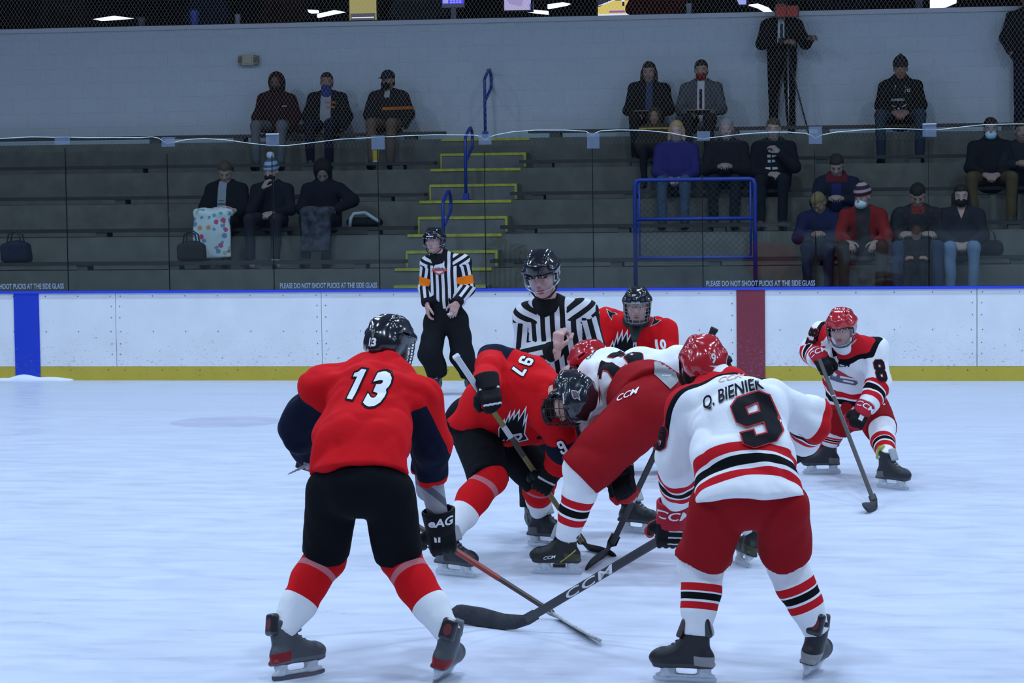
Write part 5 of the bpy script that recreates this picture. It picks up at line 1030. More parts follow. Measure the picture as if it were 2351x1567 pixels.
js = official(J, PR, .062, 95, R=(.20, .205, .20, .08), orange=True, hem=-.2, phase=1.2); trousers(J, PR, R=.19, seed=96, th=(.128, .125, .108)); tr = bvh([js])
f = F(.010, .012); nk = J['neck']; f.cone(nk-A([0, -.01, .04]), nk+A([0, -.005, .05]), .10, .078); f.cone(nk, nk+A([0, -.02, .2]), .062, .068, mode='-'); f.cut(nk+A([0, 0, .035]), (0, -.3, 1)); f.build('collar', cloth('collar_black', (.012, .012, .014)), js)
cp = at(1008, 617, 11.0)
bd = drape('badge', shape([[(.062*math.cos(a), .062*math.sin(a)) for a in np.linspace(0, 6.28, 24, endpoint=False)]]), cp, CR, CU, tr, mat('badge_white', (.6, .6, .62), .6), js, .004, .02, .4)
drape('badge_ring', shape([[(.062*math.cos(a), .062*math.sin(a)) for a in np.linspace(3.3, 6.1, 14)]+[(.046*math.cos(a), .046*math.sin(a)) for a in np.linspace(6.1, 3.3, 14)]]), cp, CR, CU, tr, mat('badge_red', (.45, .06, .05), .6), bd, .007, .02, .4); drape('badge_bar', shape([[(-.088, -.010), (.088, -.010), (.07, .008), (.088, .02), (-.088, .02), (-.07, .008)]]), cp-CU*.012, CR, CU, tr, mat('badge_red', (.45, .06, .05), .6), bd, .006, .02, .4)
words(bd, 'ACHA', .024, cp+CU*.006, CR, CU, tr, mat('badge_navy', (.05, .06, .12), .6), 'badge_lettering', .04, 1.1, 0, .009, .4)
hl = helmet(PR, J['head'], J['HM'], (.010, .011, .014), vents=False); visor(hl, J['head'], J['HM'], -.052)
drape('helmet_mark', shape([[(-.04, -.006), (.04, -.002), (.04, .007), (-.04, .004)]]), J['head']+A([0, .17, .058])@J['HM'], -J['HM'][0], J['HM'][2], bvh([hl]), mat('decal_white', (.6, .58, .6), .5), hl, .003, .01, .12)
tag(B().tube([J['wb']+A([-.055, -.045, -.10])+.017*A([math.cos(a), math.sin(a)*.4, math.sin(a)*.6]) for a in np.linspace(0, 6, 10)], .004, 6).ball(J['wb']+A([-.07, -.06, -.11]), (.022, .012, .012), 8).build('whistle', mat('whistle_white', (.55, .55, .57), .4), None, True), 'small white finger whistle in the hand of the far referee', 'whistle')
# ------------------------------------------------------------------ sticks and puck
t, i9 = stick('black stick with white lettering, its long blade on the ice, held by number 9', at(1862, 1032, -2.60), ice(1186, 1450), ice(1034, 1428), .098, w=.044, cols=((.035, .035, .04), (.03, .032, .04)), tapecol=(.02, .02, .022), side=CAM-ice(1190, 1450),
    bands=((.43, .465, (.62, .62, .64)), (.468, .49, (.42, .03, .02)), (.28, .43, (.20, .205, .22))))
sh = i9['shaft']; tb_ = bvh([sh]); c_ = i9['butt']+i9['d']*i9['ln']*.765; words(sh, 'CCM', .036, c_+i9['n']*.02, -i9['d'], np.cross(i9['n'], -i9['d']), tb_, TWILL_W, 'shaft_lettering', .05, 2.9, .25, .0015, .15, 1.25) if False else None
nn = i9['n'] if i9['n']@(CAM-c_) > 0 else -i9['n']; words(sh, 'CCM', .040, c_, -i9['d'], np.cross(nn, -i9['d']), tb_, TWILL_W, 'shaft_lettering', .06, 2.35, .25, .0015, .15, 1.15)
t, i13 = stick('thin dark red and black stick with bare white blade tip, held by number 13', at(706, 1046, -2.62), ice(1288, 1418), ice(1384, 1484), .060, cols=((.05, .02, .02), (.55, .56, .55)), tapecol=(.5, .52, .54), side=A([.5, -.6, 1]), bands=((.60, .78, (.30, .035, .025)), (.47, .57, (.03, .03, .035))))
t, i97 = stick('black and gold stick with a long white taped grip, held by number 97', at(1046, 816, -.62), ice(1350, 1262), ice(1424, 1276), .075, cols=((.22, .17, .05), (.012, .012, .014)), tape=.33, tapecol=(.62, .64, .66), side=CAM-ice(1350, 1262), bands=((.36, .42, (.6, .62, .62)), (.62, .66, (.5, .5, .5)), (.42, .52, (.05, .045, .03))))
t, i15 = stick('dark stick with taped black blade and a white band, held by number 15', at(1641, 753, .12), ice(1392, 1275), ice(1334, 1310), .080, cols=((.045, .04, .042), (.012, .012, .015)), tape=.16, tapecol=(.02, .02, .022), side=CAM-ice(1390, 1275), bands=((.775, .80, (.62, .64, .7)), (.55, .56, (.5, .3, .25))), w=.036)
t, i81 = stick('dark slim stick with small black blade, held by number 81 at the right', at(1872, 800, 3.98), ice(2017, 1168), ice(1989, 1180), .078, cols=((.04, .035, .036), (.025, .027, .035)), tape=.12, tapecol=(.03, .03, .03), side=CAM-ice(2016, 1165), bands=((.33, .335, (.5, .5, .5)),))
q = B(); c_ = ice(1284, 1303); rings = [[c_+A([.038*k*math.cos(a), .038*k*math.sin(a), z]) for a in np.linspace(0, 2*math.pi, 24, endpoint=False)] for k, z in ((.93, 0), (1, .003), (1, .022), (.93, .0254))]
tag(q.loft(rings).build('puck', mat('puck_rubber', (.012, .012, .013), .7)), 'black rubber puck on the ice behind the near skate of number 15', 'puck')
# ------------------------------------------------------------------ people in the stand
def dim_skin(t, b):
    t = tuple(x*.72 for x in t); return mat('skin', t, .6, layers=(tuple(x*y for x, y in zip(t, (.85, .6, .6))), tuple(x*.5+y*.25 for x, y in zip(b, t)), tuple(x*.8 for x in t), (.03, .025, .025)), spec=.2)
def spectator(lab, x, row, s=1., dx=0., yaw=0, top=(.02, .02, .025), pants_=(.03, .035, .05), tone=(.42, .25, .19), hairc=(.03, .02, .015), look=(0, -.15), arms='lap', leanf=0., shirt=None, mask=None, hat=None, long=0, hood=False, layers=(), lfn=(), skirt=None, knee=.13, stand=False, shoes=(.02, .02, .022), base=None, hairless=False, slump=0., nolegs=False, belly=1.):
    """x = photo column of the head; row = seat row, front row 0"""
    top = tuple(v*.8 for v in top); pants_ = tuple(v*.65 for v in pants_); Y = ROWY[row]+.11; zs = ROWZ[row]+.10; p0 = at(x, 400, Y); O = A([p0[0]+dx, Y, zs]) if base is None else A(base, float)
    c, n = math.cos(math.radians(yaw)), math.sin(math.radians(yaw)); Rm = A([[c, n, 0], [-n, c, 0], [0, 0, 1]])
    W = lambda u, v, w: O+s*(A([u, v, w])@Rm); lf = leanf; J = {}
    J['pel'] = W(0, .08, .10); J['belly'] = W(0, .09-lf*.3, .24); J['chest'] = W(0, .09-lf*.75, .40-abs(lf)*.08-slump*.3); J['neck'] = W(0, .07-lf, .535-abs(lf)*.12-slump)
    J['hem'] = W(0, .08, .06); J['head'] = W(0, .045-lf*1.15, .655-abs(lf)*.17-slump); J['HM'] = frame(A([look[0], -1, look[1]])@Rm)
    for k, q in (('a', -1), ('b', 1)):
        J['s'+k] = W(q*.185, .08-lf*.85, .452-abs(lf)*.1-slump*.8)
        e, w_ = {'lap': ((q*.235, -.02-lf*.5, .22), (q*.075, -.235, .135)), 'pockets': ((q*.262, .07, .22), (q*.20, -.03, .045)), 'phone': ((q*.232, -.06-lf*.5, .23), (q*.065, -.22-lf*.3, .27)), 'knees': ((q*.25, -.10-lf*.4, .22), (q*.15, -.36, .16)),
                 'crossed': ((q*.25, -.02, .22), (-q*.06, -.15, .235)), 'write': ((q*.25, -.02, .22), (q*.14, -.25, .17)), 'chin': ((q*.20, -.16, .20), (q*.03-.02, -.15, .47)) if q < 0 else ((q*.24, -.02, .21), (.08, -.22, .17)),
                 'face': ((q*.25, -.12, .25), (.07, -.14, .42)) if q > 0 else ((q*.26, -.02, .2), (-.03, -.22, .17)), 'elbow': ((q*.26, -.02, .22), (q*.02-.05, -.2, .16)) if q < 0 else ((q*.34, .0, .30), (.16, -.16, .19)), 'tripod': ((-.25, -.02, .22), (.05, -.16, .235)) if q < 0 else ((.29, .02, .22), (.37, -.14, .27)), 'hang': ((q*.235, .09, .22), (q*.24, .02, .0))}[arms]
        J['e'+k], J['w'+k] = W(*e), W(*w_)
        if stand: J['h'+k], J['k'+k], J['n'+k] = W(q*.09, .08, .06), W(q*.10, .06, -.38), W(q*.11, .07, -.78)
        else: J['h'+k], J['k'+k], J['n'+k] = W(q*.10, .03, .09), W(q*knee, -.40, .105), W(q*(knee-.01), -.41, -.36)
    f = F(.024, .03); f.cone(J['pel'], J['chest'], .11*s, .12*s, Rm[0], .7); f.cone(J['chest'], J['neck'], .10*s, .05*s)
    for k in 'ab': f.path([J['s'+k], J['e'+k], J['w'+k]], [.045*s, .038*s, .028*s]); f.path([J['h'+k], J['k'+k], J['n'+k]], [.066*s, .052*s, .04*s])
    hf = head_field(J['head'], J['HM'], s, .010); hf.cone(J['head']+s*(A([0, -.012, -.06])@J['HM']), J['neck'], .055*s, .06*s, k=.03); parts = [f.tri(), hf.tri()]
    if arms != 'pockets':
        for k, q in (('a', -1), ('b', 1)):
            d = nrm(J['w'+k]-J['e'+k]); th = A([-q*1., 0, .5])@Rm; hd, _ = hand_parts(J['w'+k], d+A([0, 0, -.25 if arms in ('knees',) else 0.]), A([0, -.6, 1.])@Rm+A([q*.3, 0, 0]), th, (35, 45, 30), s, h=.0085); parts.append(hd.tri())
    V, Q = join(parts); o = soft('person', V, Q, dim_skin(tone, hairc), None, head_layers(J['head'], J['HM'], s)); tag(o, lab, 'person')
    if not nolegs:
        f = F(.022, .04); f.cone(J['pel']+A([0, 0, .02]), J['pel']+A([0, 0, .08]), .165*s, .15*s, Rm[0], .8)
        for k in 'ab': f.path([J['h'+k], J['k'+k], J['n'+k]], [.094*s, .071*s, .056*s], k=.03)
        f.folds(.010, 12, int(x)); f.build('trousers', cloth('trousers', pants_), o); sh = F(.016, .02)
        for k, q in (('a', -1), ('b', 1)): sh.ell(J['n'+k]+s*(A([q*.01, -.055, -.075])@Rm), A([.048, .135, .048])*s, Rm); sh.cone(J['n'+k], J['n'+k]-A([0, 0, .07*s]), .05*s, .05*s); 
        sh.cut(J['na']*.5+J['nb']*.5-A([0, 0, .115*s]), (0, 0, -1)); sh.build('shoes', mat('shoe', shoes, .6), o)
    f = F(.018, .05); f.cone(J['hem'], J['belly'], .185*s*belly, .185*s*belly, Rm[0], .82); f.cone(J['belly'], J['chest'], .185*s*belly, .190*s, Rm[0], (.82, .72)); f.cone(J['chest'], J['neck'], .16*s, .075*s, Rm[0], .75); f.cone(J['sa']-A([0, 0, .01*s]), J['sb']-A([0, 0, .01*s]), .058*s, .058*s, k=.06)
    for k in 'ab': f.path([J['s'+k], J['e'+k], J['w'+k]], [.076*s, .072*s, .055*s], k=.03); f.cone(J['neck']*.7+J['s'+k]*.3, J['s'+k]-A([0, 0, .012*s]), .062*s, .062*s)
    for k in 'ab': d = nrm(J['w'+k]-J['e'+k]); f.cut(J['w'+k]-d*.005, d, .12*s)
    if hood: f.cone(J['neck']+s*(A([0, .06, .0])@Rm), J['neck']+s*(A([0, -.03, -.03])@Rm), .105*s, .06*s, Rm[0], .9)
    f.cone(J['neck']+A([0, 0, .03*s]), J['head'], .062*s, .06*s, k=.01, mode='-'); f.folds(.013, 9, int(x)+3)
    L = lambda P: ((P-O)@Rm.T)/s
    fs = [lambda P, g=g: g(L(P)) for g in lfn]; cols = list(layers)
    if shirt:
        w_ = shirt[1]; cols.insert(0, shirt[0]); fs.insert(0, lambda P: np.minimum.reduce([w_*(1.0-.2*L(P)[:, 2])-np.abs(L(P)[:, 0]-shirt[2]), -L(P)[:, 1]+.02, L(P)[:, 2]-(.22 if stand else -9), np.minimum(*[np.linalg.norm(P-J['w'+k], axis=1) for k in 'ab'])-.085*s, 1.-np.maximum(*[L(P)[:, 0]*q-.115 for q in (-1, 1)])]))
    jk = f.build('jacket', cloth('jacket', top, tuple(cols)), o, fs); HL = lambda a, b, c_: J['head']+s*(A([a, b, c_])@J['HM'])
    if hat is None and not hairless: hair(o, J['head'], J['HM'], hairc, s=s, long=long, h=.012, seed=int(x))
    elif hat:
        kind, cols_ = hat[0], hat[1]; f = F(.010, .015); hz = lambda P: ((P-J['head'])@J['HM'].T)/s
        if kind == 'beanie':
            f.ell(HL(0, -.010, .055), A([.092, .112, .100])*s, J['HM']); f.cut(HL(0, 0, .030), -J['HM'][2]-.25*J['HM'][1]*0); f.cone(HL(0, -.01, .135), HL(0, -.012, .165), .055*s, .02*s, k=.03)
            ly = [lambda P: np.sin(hz(P)[:, 2]*95)-.2] if len(cols_) > 1 else []
        elif kind == 'cap':
            f.ell(HL(0, -.008, .052), A([.088, .108, .090])*s, J['HM']); f.cut(HL(0, 0, .035), -J['HM'][2]); f.ell(HL(0, .125, .040), A([.068, .075, .010])*s, J['HM'], .02); ly = []
        else:
            f.ell(HL(0, -.025, .03), A([.108, .125, .125])*s, J['HM']); f.cone(HL(0, -.05, -.02), J['neck']+s*(A([0, .03, .02])@Rm), .10*s, .10*s, k=.05); f.ell(HL(0, .08, -.005), A([.070, .09, .105])*s, J['HM'], .02, '-'); ly = []
        hb = f.build({'beanie': 'knit_hat', 'cap': 'cap', 'hood': 'hood'}[kind], cloth('hat', cols_[0], tuple(cols_[1:])), o, ly)
        if len(hat) > 2: pm = F(.010, .01); pm.ell(HL(0, -.012, .200), A([.047]*3)*s); pm.folds(.008, 60, 3).build('bobble', cloth('bobble', hat[2]), hb)
        if kind != 'hood' and not hairless: hair(o, J['head'], J['HM'], hairc, s=s*.97, long=long, h=.012, seed=int(x))
    if mask:
        f = F(.008, .01); f.ell(HL(0, .058, -.055), A([.066, .060, .058])*s, J['HM']); f.cut(HL(0, .06, -.008), J['HM'][2]-.2*J['HM'][1]); f.build('face_mask', cloth('mask', mask), o)
    return o, J, W, jk, bvh([jk])
def emb(par, txt, size, x, y, tree, m, Y, nm='chest_lettering', bold=.03, sx=.8): return words(par, txt, size, at(x, y, Y), CR, CU, tree, m, nm, bold, sx, 0, .006, .5, step=.03)
PALE = mat('print_pale', (.45, .45, .47), .7); ORANGE = mat('print_orange', (.45, .12, .03), .7)
R4, R3, R2, R1, R0 = 4, 3, 2, 1, 0
# top row, along the wall
_, J, W, jk, tr = spectator('person in dark maroon hooded jacket, hood up, seated on the top row', 636, R4, 1.02, top=(.028, .010, .012), pants_=(.16, .17, .18), tone=(.16, .09, .07), arms='pockets', hat=('hood', [(.028, .010, .012)]), mask=(.02, .012, .012), knee=.17, hairless=True, belly=1.08)
drape('chest_mark', shape([[(-.03, -.006), (.03, .004), (.03, .012), (-.028, .006)]]), at(650, 241, ROWY[4]-.1), CR, CU, tr, PALE, jk, .006, .03, .5)
_, J, W, jk, tr = spectator('person in open black jacket over grey shirt with a blue neck gaiter, top row', 752, R4, 1.02, top=(.010, .010, .013), pants_=(.012, .014, .03), arms='pockets', shirt=((.26, .27, .29), .075, 0.), tone=(.36, .20, .15), belly=1.1, look=(.1, -.05))
emb(jk, 'FOOTBALL', .03, 757, 232, tr, ORANGE, ROWY[4]-.1); emb(jk, 'LEGEND', .03, 757, 243, tr, ORANGE, ROWY[4]-.1)
f = F(.010, .02); f.cone(J['neck']+A([0, -.03, -.03]), J['head']+A([0, -.045, -.06]), .085, .062); f.build('gaiter', cloth('gaiter', (.03, .045, .16)), jk)
spectator('person in black jacket with orange stripe and dark cap, top row left of the stair', 892, R4, 1.03, top=(.018, .017, .019), pants_=(.17, .12, .085), arms='pockets', hat=('cap', [(.02, .022, .03)]), mask=(.008, .008, .010), layers=((.38, .10, .015), (.3, .3, .31)), lfn=(lambda q: np.minimum(.018-np.abs(q[:, 2]-.30-.03*q[:, 0]), q[:, 0]+.06), lambda q: np.minimum.reduce([.035-np.abs(q[:, 0]), q[:, 2]-.44, -q[:, 1]+.03])), tone=(.34, .20, .15), look=(-.3, -.05), hairc=(.02, .015, .012))
_, J, W, jk, tr = spectator('person with long dark hair in black blazer writing on a clipboard, top row', 1491, R4, 1.05, top=(.012, .011, .013), pants_=(.012, .012, .014), long=.14, arms='write', shirt=((.03, .045, .09), .045, .01), tone=(.38, .24, .19), slump=-.03)
def clipboard(W, lab):
    a = W(0, -.30, .175); tag(B().box(a, (.15, .11, .004), frame(A([0, -.9, .25]), A([0, .25, .9]))).box(a+A([0, 0, .006]), (.138, .10, .002), frame(A([0, -.9, .25]), A([0, .25, .9])), 1).build('clipboard', [mat('board_brown', (.12, .08, .05), .6), mat('paper', (.50, .51, .54), .8)]), lab, 'clipboard', 'clipboards on the top row')
clipboard(W, 'clipboard with white paper on the lap of the long-haired person in black blazer')
_, J, W, jk, tr = spectator('person in grey suit with red face mask and dark tie writing, top row', 1611, R4, 1.05, top=(.085, .09, .10), pants_=(.02, .02, .024), arms='write', shirt=((.45, .46, .48), .048, 0.), mask=(.20, .012, .02), layers=((.05, .012, .018),), lfn=(lambda q: np.minimum.reduce([.018-np.abs(q[:, 0]), .47-q[:, 2], -q[:, 1]+.0, q[:, 2]-.22]),), tone=(.42, .28, .22), slump=-.04)
clipboard(W, 'clipboard with white paper on the lap of the person in grey suit')
_, J, W, jk, tr = spectator('person in black printed hoodie and dark knit hat, hands clasped, top row', 2068, R4, 1.08, top=(.010, .010, .011), pants_=(.035, .05, .08), arms='lap', hat=('beanie', [(.022, .018, .02)]), hood=True, knee=.23, tone=(.34, .18, .14), hairless=True, leanf=.06, layers=((.42, .42, .43),), lfn=(lambda q: np.minimum.reduce([.006-np.abs(np.abs(q[:, 0])-.058-.05*(q[:, 2]-.4)), q[:, 2]-.36, .46-q[:, 2], -q[:, 1]]),))
emb(jk, '62', .045, 2091, 204, tr, PALE, ROWY[4]-.15); emb(jk, 'EDINBORO', .03, 2066, 226, tr, PALE, ROWY[4]-.15); emb(jk, 'HOCKEY', .03, 2068, 252, tr, PALE, ROWY[4]-.15)
drape('print_eyes', shape([[(-.11, .02), (-.05, -.005), (-.03, -.02), (-.07, -.015)], [(.11, .02), (.05, -.005), (.03, -.02), (.07, -.015)], [(-.02, -.05), (0, -.02), (.02, -.05)]]), at(2068, 239, ROWY[4]-.15), CR, CU, tr, PALE, jk, .006, .03, .5)
# standing with the camera
bs = at(1795, 290, 18.02); SB = A([bs[0], 18.02, ROWZ[4]+.93])
_, J, W, jk, tr = spectator('person in black suit and tie standing behind a tripod by the wall', 1795, R4, 1.04, base=SB, stand=True, top=(.012, .012, .014), pants_=(.011, .011, .013), arms='tripod', shirt=((.42, .46, .48), .045, 0.), layers=((.03, .04, .04),), lfn=(lambda q: np.minimum.reduce([.018-np.abs(q[:, 0]-.005), .47-q[:, 2], -q[:, 1], q[:, 2]-.2]),), tone=(.32, .19, .15), look=(.1, -.15), mask=(.012, .012, .014))
# tripod and camera
tx = at(1809, 120, 17.72); TB = at(1811, 288, 17.55); t = tag(empty('tripod', (TB[0], 17.55, ROWZ[4])), 'silver and black camera tripod in front of the standing person in black suit', 'tripod')
MS = mat('tripod_silver', (.30, .31, .34), .35, .7); MK = mat('tripod_black', (.014, .014, .016), .5); ax = at(1809, 124, 17.9); z4 = ROWZ[4]
ax[1] = 17.88
for (x, y, m) in ((1811, 300, MS), (1768, 290, MK), (1857, 292, MK)):
    e = at(x, y, 17.70 if m is MS else 17.95); e[2] = z4; lg = B().tube([ax, ax*.45+e*.55, e], [.012, .010, .008], 8).build('leg', m, t, True); B().ball(ax*.45+e*.55, .016, 8).ball(ax*.2+e*.8, .013, 8).build('leg_lock', MK, lg, True)
B().tube([ax-A([0, 0, .12]), ax+A([0, 0, .34])], .013, 8).build('centre_column', MK, t, True); B().ball(ax, .032, 8).build('tripod_head', MK, t, True)
a, c = at(1779, 41, 17.88), at(1834, 12, 17.88); cc = (a+c)/2; t = tag(empty('tablet', cc), 'tablet in a red case held on top of the tripod', 'tablet')
B().bb((a[0], 17.87, a[2]), (c[0], 17.89, c[2])).build('case', MK, t)
for s_ in (-1, 1): B().bb((cc[0]+(s_-.93)*.073, 17.862, a[2]+.012), (cc[0]+(s_+.93)*.073, 17.872, c[2]-.008)).build('red_flap', mat('case_red', (.42, .03, .012), .6), t)
# dark figure at the right edge
be = at(2362, 170, 18.0); spectator('person in dark coat standing by the wall, cut by the right edge of view', 2362, R4, 1.10, base=A([be[0], 18.0, ROWZ[4]+.93]), stand=True, top=(.012, .012, .015), pants_=(.012, .014, .03), arms='pockets', tone=(.3, .18, .14), belly=1.15)
# middle rows
spectator('small person in brown hood with a yellow arc on the front, fourth row', 1503, R3, .80, top=(.040, .030, .020), pants_=(.02, .02, .024), hat=('hood', [(.040, .028, .018)]), arms='pockets', tone=(.30, .18, .13), hairless=True, layers=((.42, .26, .05),), lfn=(lambda q: .012-np.abs(q[:, 2]-.47),))
spectator('person with blond hair in purple sweatshirt behind the blue gate', 1553, R2, 1.02, top=(.035, .030, .16), pants_=(.09, .13, .20), long=.19, hairc=(.36, .24, .12), tone=(.52, .36, .32), arms='lap', knee=.14, slump=-.05)
spectator('person with grey hair in dark jacket, right of the one in purple', 1668, R2, 1.04, top=(.018, .017, .020), pants_=(.02, .022, .028), hairc=(.22, .21, .22), tone=(.42, .30, .27), arms='phone', slump=-.05, belly=1.1)
_, J, W, jk, tr = spectator('person in black jacket over printed black shirt, one hand at the face', 1776, R2, 1.06, top=(.014, .014, .018), pants_=(.018, .020, .026), tone=(.46, .33, .28), hairc=(.06, .045, .03), arms='face', shirt=((.012, .012, .014), .07, 0), belly=1.1, slump=-.03)
for yy, w_ in ((344, .035), (356, .05), (368, .045), (385, .075)): drape('shirt_print', shape([[(-w_, -.016), (-w_*.2, -.016), (-w_*.2, .016), (-w_, .016)], [(w_*.1, -.016), (w_, -.010), (w_*.9, .016), (w_*.1, .016)]]), at(1774, yy, ROWY[2]-.1), CR, CU, tr, PALE, jk, .006, .03, .5)
spectator('person with pale blue face mask in black jacket and tan trousers, third row', 2275, R2, 1.05, top=(.014, .014, .016), pants_=(.12, .085, .04), mask=(.42, .58, .72), tone=(.42, .28, .24), hairc=(.015, .012, .010), arms='lap', hood=True, knee=.22)
spectator('person in dark clothes at the right edge, beside the one in tan trousers', 2347, R2, 1.0, top=(.020, .022, .026), pants_=(.02, .02, .022), tone=(.36, .22, .17), arms='phone')
spectator('person in navy parka with red-lined hood, phone in both hands', 1921, R1, 1.04, top=(.014, .016, .032), pants_=(.02, .022, .06), hood=True, layers=((.10, .012, .016), (.02, .02, .09)), lfn=(lambda q: np.minimum.reduce([.12-np.abs(q[:, 0]), q[:, 2]-.46, .11-np.abs(q[:, 0])*.3]), lambda q: np.minimum.reduce([.055-np.abs(q[:, 0]), .44-q[:, 2], -q[:, 1]-.03])), tone=(.42, .28, .24), hairc=(.03, .022, .018), arms='phone', look=(0, -.7), leanf=.08)
# front rows at the right
spectator('person in red jacket with striped knit hat and white face mask, front row', 1981, R0, 1.08, top=(.24, .018, .016), pants_=(.045, .045, .035), hat=('beanie', [(.07, .012, .022), (.30, .28, .28)]), mask=(.52, .60, .62), arms='knees', shirt=((.028, .030, .030), .085, 0.), tone=(.42, .26, .22), look=(-.55, -.25), leanf=.14, knee=.20, hairless=True)
spectator('child with blond hair in navy jacket, head bowed, front row', 1880, R0, .98, top=(.018, .019, .06), pants_=(.02, .022, .05), hairc=(.16, .12, .05), tone=(.34, .22, .14), look=(-.5, -1.2), arms='phone', leanf=.12)
spectator('person in dark patterned jacket and jeans, head bowed, front row', 2107, R0, 1.08, top=(.024, .026, .030), pants_=(.045, .06, .11), hairc=(.018, .013, .011), tone=(.40, .25, .20), look=(0, -.75), arms='crossed', layers=((.14, .022, .016), (.045, .02, .02)), lfn=(lambda q: np.minimum.reduce([.07-np.abs(q[:, 0]), q[:, 2]-.45, -q[:, 1]+.08]), lambda q: np.sin(q[:, 0]*60)*np.sin(q[:, 2]*55)-.55), leanf=.06, knee=.21)
spectator('person with long hair, black mask and light blue jeans, front row', 2207, R0, 1.04, top=(.026, .026, .032), pants_=(.20, .28, .40), long=.17, hairc=(.022, .016, .014), mask=(.014, .014, .016), tone=(.50, .32, .27), arms='lap', knee=.13, shoes=(.3, .3, .32), layers=((.40, .24, .20),), lfn=(lambda q: np.minimum(.035-np.abs(q[:, 0])-(.50-q[:, 2])*.35, -q[:, 1]+.05),))
cb = at(2104, 600, ROWY[0]-.42); spectator('small child in black jacket with red hair before the bowed person in jeans', 2104, R0, .66, base=A([cb[0], ROWY[0]-.28, 1.14]), top=(.010, .010, .011), pants_=(.011, .011, .013), hairc=(.09, .03, .015), tone=(.40, .22, .15), look=(.1, -1.5), arms='crossed')
# left group
_, J, W, jk, tr = spectator('person in open black jacket with a pale patterned blanket over the lap', 515, R1, 1.05, top=(.011, .011, .013), pants_=(.02, .02, .024), hairc=(.07, .05, .035), tone=(.38, .26, .20), arms='lap', shirt=((.20, .21, .24), .055, -.02), look=(.15, -.7), belly=1.15, layers=((.05, .055, .07),), lfn=(lambda q: np.minimum.reduce([np.sin(q[:, 2]*140), .05-np.abs(q[:, 0]+.02), .36-q[:, 2], -q[:, 1]-.05]),))
def blanket(W, lab, m, x0, x1, low, seed):
    f = F(.018, .05); q = (x0+x1)/2; h = (x1-x0)/2; f.box(W(q, -.18, .20), (h, .25, .035), r=.03); f.box(W(q, -.455, -.06+.5*(.0-low)), (h, .03, .28+.5*low), r=.025); f.ell(W(q-h*.5, -.38, .18), (.12, .12, .07)); f.ell(W(q+h*.5, -.38, .18), (.12, .12, .07))
    return tag(f.folds(.016, 8, seed).build('blanket', m), lab, 'blanket')
mb = bpy.data.materials.new('blanket_print'); mb.use_nodes = True; N, L = nodes(mb); b = N['Principled BSDF']; tc = N.new('ShaderNodeTexCoord'); v = N.new('ShaderNodeTexVoronoi'); v.inputs['Scale'].default_value = 12; L.new(tc.outputs['Object'], v.inputs[0])
n_ = N.new('ShaderNodeTexNoise'); n_.inputs['Scale'].default_value = 26; L.new(tc.outputs['Object'], n_.inputs[0])
r = N.new('ShaderNodeValToRGB'); r.color_ramp.interpolation = 'CONSTANT'; e = r.color_ramp.elements; e[0].color = (.12, .35, .42, 1); e[1].color = (.55, .30, .12, 1); e[1].position = .3
for p_, c_ in ((.45, (.50, .08, .14, 1)), (.6, (.14, .26, .40, 1)), (.8, (.30, .42, .30, 1))): x_ = e.new(p_); x_.color = c_
L.new(v.outputs['Color'], r.inputs[0]); s1 = N.new('ShaderNodeMath'); s1.operation = 'ADD'; L.new(v.outputs['Distance'], s1.inputs[0]); m2 = N.new('ShaderNodeMath'); m2.operation = 'MULTIPLY'; m2.inputs[1].default_value = .45; L.new(n_.outputs['Fac'], m2.inputs[0]); L.new(m2.outputs[0], s1.inputs[1])
lt = N.new('ShaderNodeMath'); lt.operation = 'LESS_THAN'; lt.inputs[1].default_value = .60; L.new(s1.outputs[0], lt.inputs[0]); mx = N.new('ShaderNodeMix'); mx.data_type = 'RGBA'; mx.inputs[6].default_value = (.55, .60, .60, 1); L.new(lt.outputs[0], mx.inputs[0]); L.new(r.outputs[0], mx.inputs[7]); L.new(mx.outputs[2], b.inputs['Base Color']); b.inputs['Roughness'].default_value = .9
blanket(W, 'white blanket with multicoloured print over the lap of the person in open black jacket', mb, -.27, .21, 0.02, 3)
spectator('person in striped bobble hat with dark jacket, hand on the chin', 621, R1, 1.04, top=(.014, .015, .020), pants_=(.03, .032, .04), hat=('beanie', [(.30, .33, .48), (.05, .10, .14)], (.50, .50, .55)), mask=(.012, .012, .014), tone=(.44, .30, .26), arms='chin', shoes=(.42, .42, .43), look=(-.2, -.2), hairless=True, knee=.16)
_, J, W, jk, tr = spectator('person in black coat, head bowed, with a dark patterned blanket', 742, R1, 1.05, top=(.012, .012, .017), pants_=(.02, .02, .026), hairc=(.016, .012, .012), tone=(.36, .24, .20), arms='elbow', look=(.2, -1.1), hat=('hood', [(.014, .012, .014)]), leanf=.06, hairless=True)
blanket(W, 'dark mottled blanket over the lap of the hooded person in black coat', mat('blanket_dark', (.045, .045, .06), .9, mott=.9, mscale=14), -.18, .19, -.05, 5)
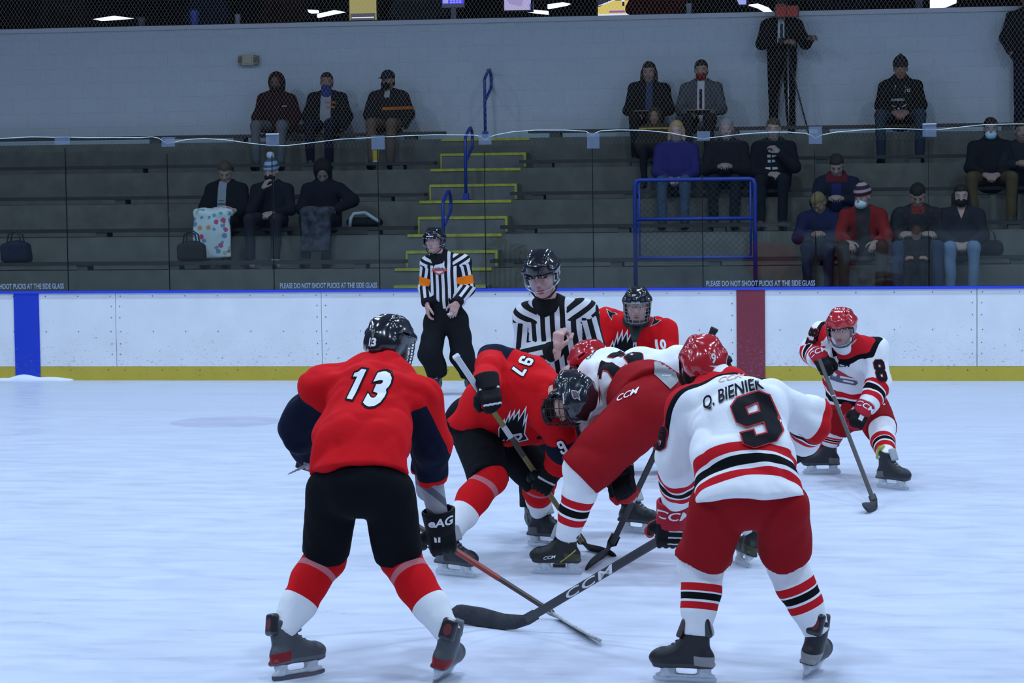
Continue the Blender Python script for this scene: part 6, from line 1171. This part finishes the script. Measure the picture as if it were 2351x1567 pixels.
# figures in the lounge, seen from the waist
for x, w_, top, lab in ((1512, .30, (.07, .010, .010), 'person in maroon jacket leaning at the lounge counter, seen in part'), (1632, .24, (.010, .010, .012), 'person in black coat at the lounge counter right of the white napkin box'), (655, .22, (.035, .016, .014), 'person in dark red at the lounge counter, left of the yellow screen'), (965, .30, (.035, .040, .045), 'person in grey green coat at the lounge counter left of the blue display'),
                        (480, .20, (.018, .024, .045), 'person in dark blue at the lounge counter, near the left'), (150, .26, (.020, .016, .016), 'person in dark brown at the lounge counter, at the far left'), (1925, .24, (.016, .017, .026), 'person in dark navy at the lounge counter, right of the tripod')):
    b_ = at(x, 20, 19.45); f = F(.03, .06); c0 = A([b_[0], 19.45, 4.0]); f.cone(c0, c0+A([0, 0, .75]), w_*.85, w_, A([1, 0, 0]), .6); f.cone(c0+A([0, 0, .72]), c0+A([0, 0, .95]), w_*.8, .08)
    for q in (-1, 1): f.path([c0+A([q*w_*.9, 0, .78]), c0+A([q*(w_+.07), -.08, .5]), c0+A([q*.10, -.33, .36])], [.085, .075, .055])
    f.path([c0, c0+A([-.05, 0, -.5])], [w_*.8, .13], A([1, 0, 0]), .7); f.folds(.02, 8, int(x)); ct = f.build('coat', cloth('coat', top))
    hd = head_field(c0+A([0, -.03, 1.16]), frame((0, -1, 0)), 1, .016); hd.cone(c0+A([0, -.01, 1.08]), c0+A([0, 0, .9]), .055, .06); hd.cone(c0+A([.1, -.33, .36]), c0+A([.03, -.36, .34]), .035, .028); V, Q = hd.tri(); o = soft('person', V, Q, skin_mat((.30, .18, .14)), None, head_layers(c0+A([0, -.03, 1.16]), frame((0, -1, 0)))); tag(o, lab, 'person'); ct.parent = o
# things lying about
a = at(862, 373, ROWY[3]+.16); q = B(); zc = ROWZ[3]+.1
cz = at(862, 375, ROWY[3]+.08); q.loft([[A([cz[0]+r_*math.cos(t_), ROWY[3]+.09+r_*math.sin(t_), z_]) for t_ in np.linspace(0, 6.28, 18, endpoint=False)] for r_, z_ in ((.034, zc+.0), (.045, zc+.145), (.048, zc+.146), (.048, zc+.155))])
cu = tag(q.build('drink_cup', mat('cup_yellow', (.50, .33, .03), .6)), 'yellow paper cup standing on the bench below the person with the cap', 'cup')
B().tube([(cz[0], ROWY[3]+.09, zc+.003), (cz[0], ROWY[3]+.09, zc+.02)], .037, 16).build('base_rim', mat('cup_white', (.5, .5, .48), .6), cu)
def bag(x, row, w, h, d, col, lab, handles=True, straps=None, y=0):
    Y = ROWY[row]+.13; p = at(x, 400, Y); c_ = A([p[0], Y, ROWZ[row]+.10]); t = empty('bag', c_); tag(t, lab, 'bag'); f = F(.015, .03); f.box(c_+A([0, 0, h*.5]), (w/2, d/2, h/2), r=.05); f.ell(c_+A([0, 0, h*.85]), (w*.42, d*.4, h*.3)); f.cut(c_, (0, 0, -1)); f.folds(.012, 12, int(x)).build('body', cloth('bag', col), t)
    if handles:
        for q_ in (-1, 1): B().tube([c_+A([-.09, q_*d*.3, h*.9]), c_+A([-.07, q_*d*.3, h+.10]), c_+A([0, q_*d*.3, h+.15]), c_+A([.07, q_*d*.3, h+.10]), c_+A([.09, q_*d*.3, h*.9])], .010, 7).build('handle', mat('bag_handle', (.02, .018, .018), .6), t, True)
    if straps:
        for pts in straps: B().tube([c_+A(p_) for p_ in pts], .022, 8).build('strap', cloth('strap_pale', (.36, .38, .40)), t, True)
bag(436, R0, .34, .22, .2, (.022, .018, .020), 'dark handbag with looped handles on the front bench, left of the patterned blanket')
bag(32, R0, .36, .24, .2, (.014, .018, .036), 'dark blue handbag on the front bench at the far left')
bag(836, R1, .44, .10, .22, (.012, .012, .014), 'black jacket bundle with white bands lying on the second bench', False, [[(-.17, -.10, -.02), (-.15, -.12, .10), (-.12, -.08, .16), (.02, -.06, .17)], [(.02, -.06, .17), (.10, -.08, .12), (.20, -.10, .06)]])
bag(2268, R0, .34, .16, .24, (.010, .010, .012), 'black backpack slumped on the front bench at the right', True)
bag(700, R4, .22, .10, .2, (.010, .010, .012), 'small black bag on the top bench between two spectators', False)
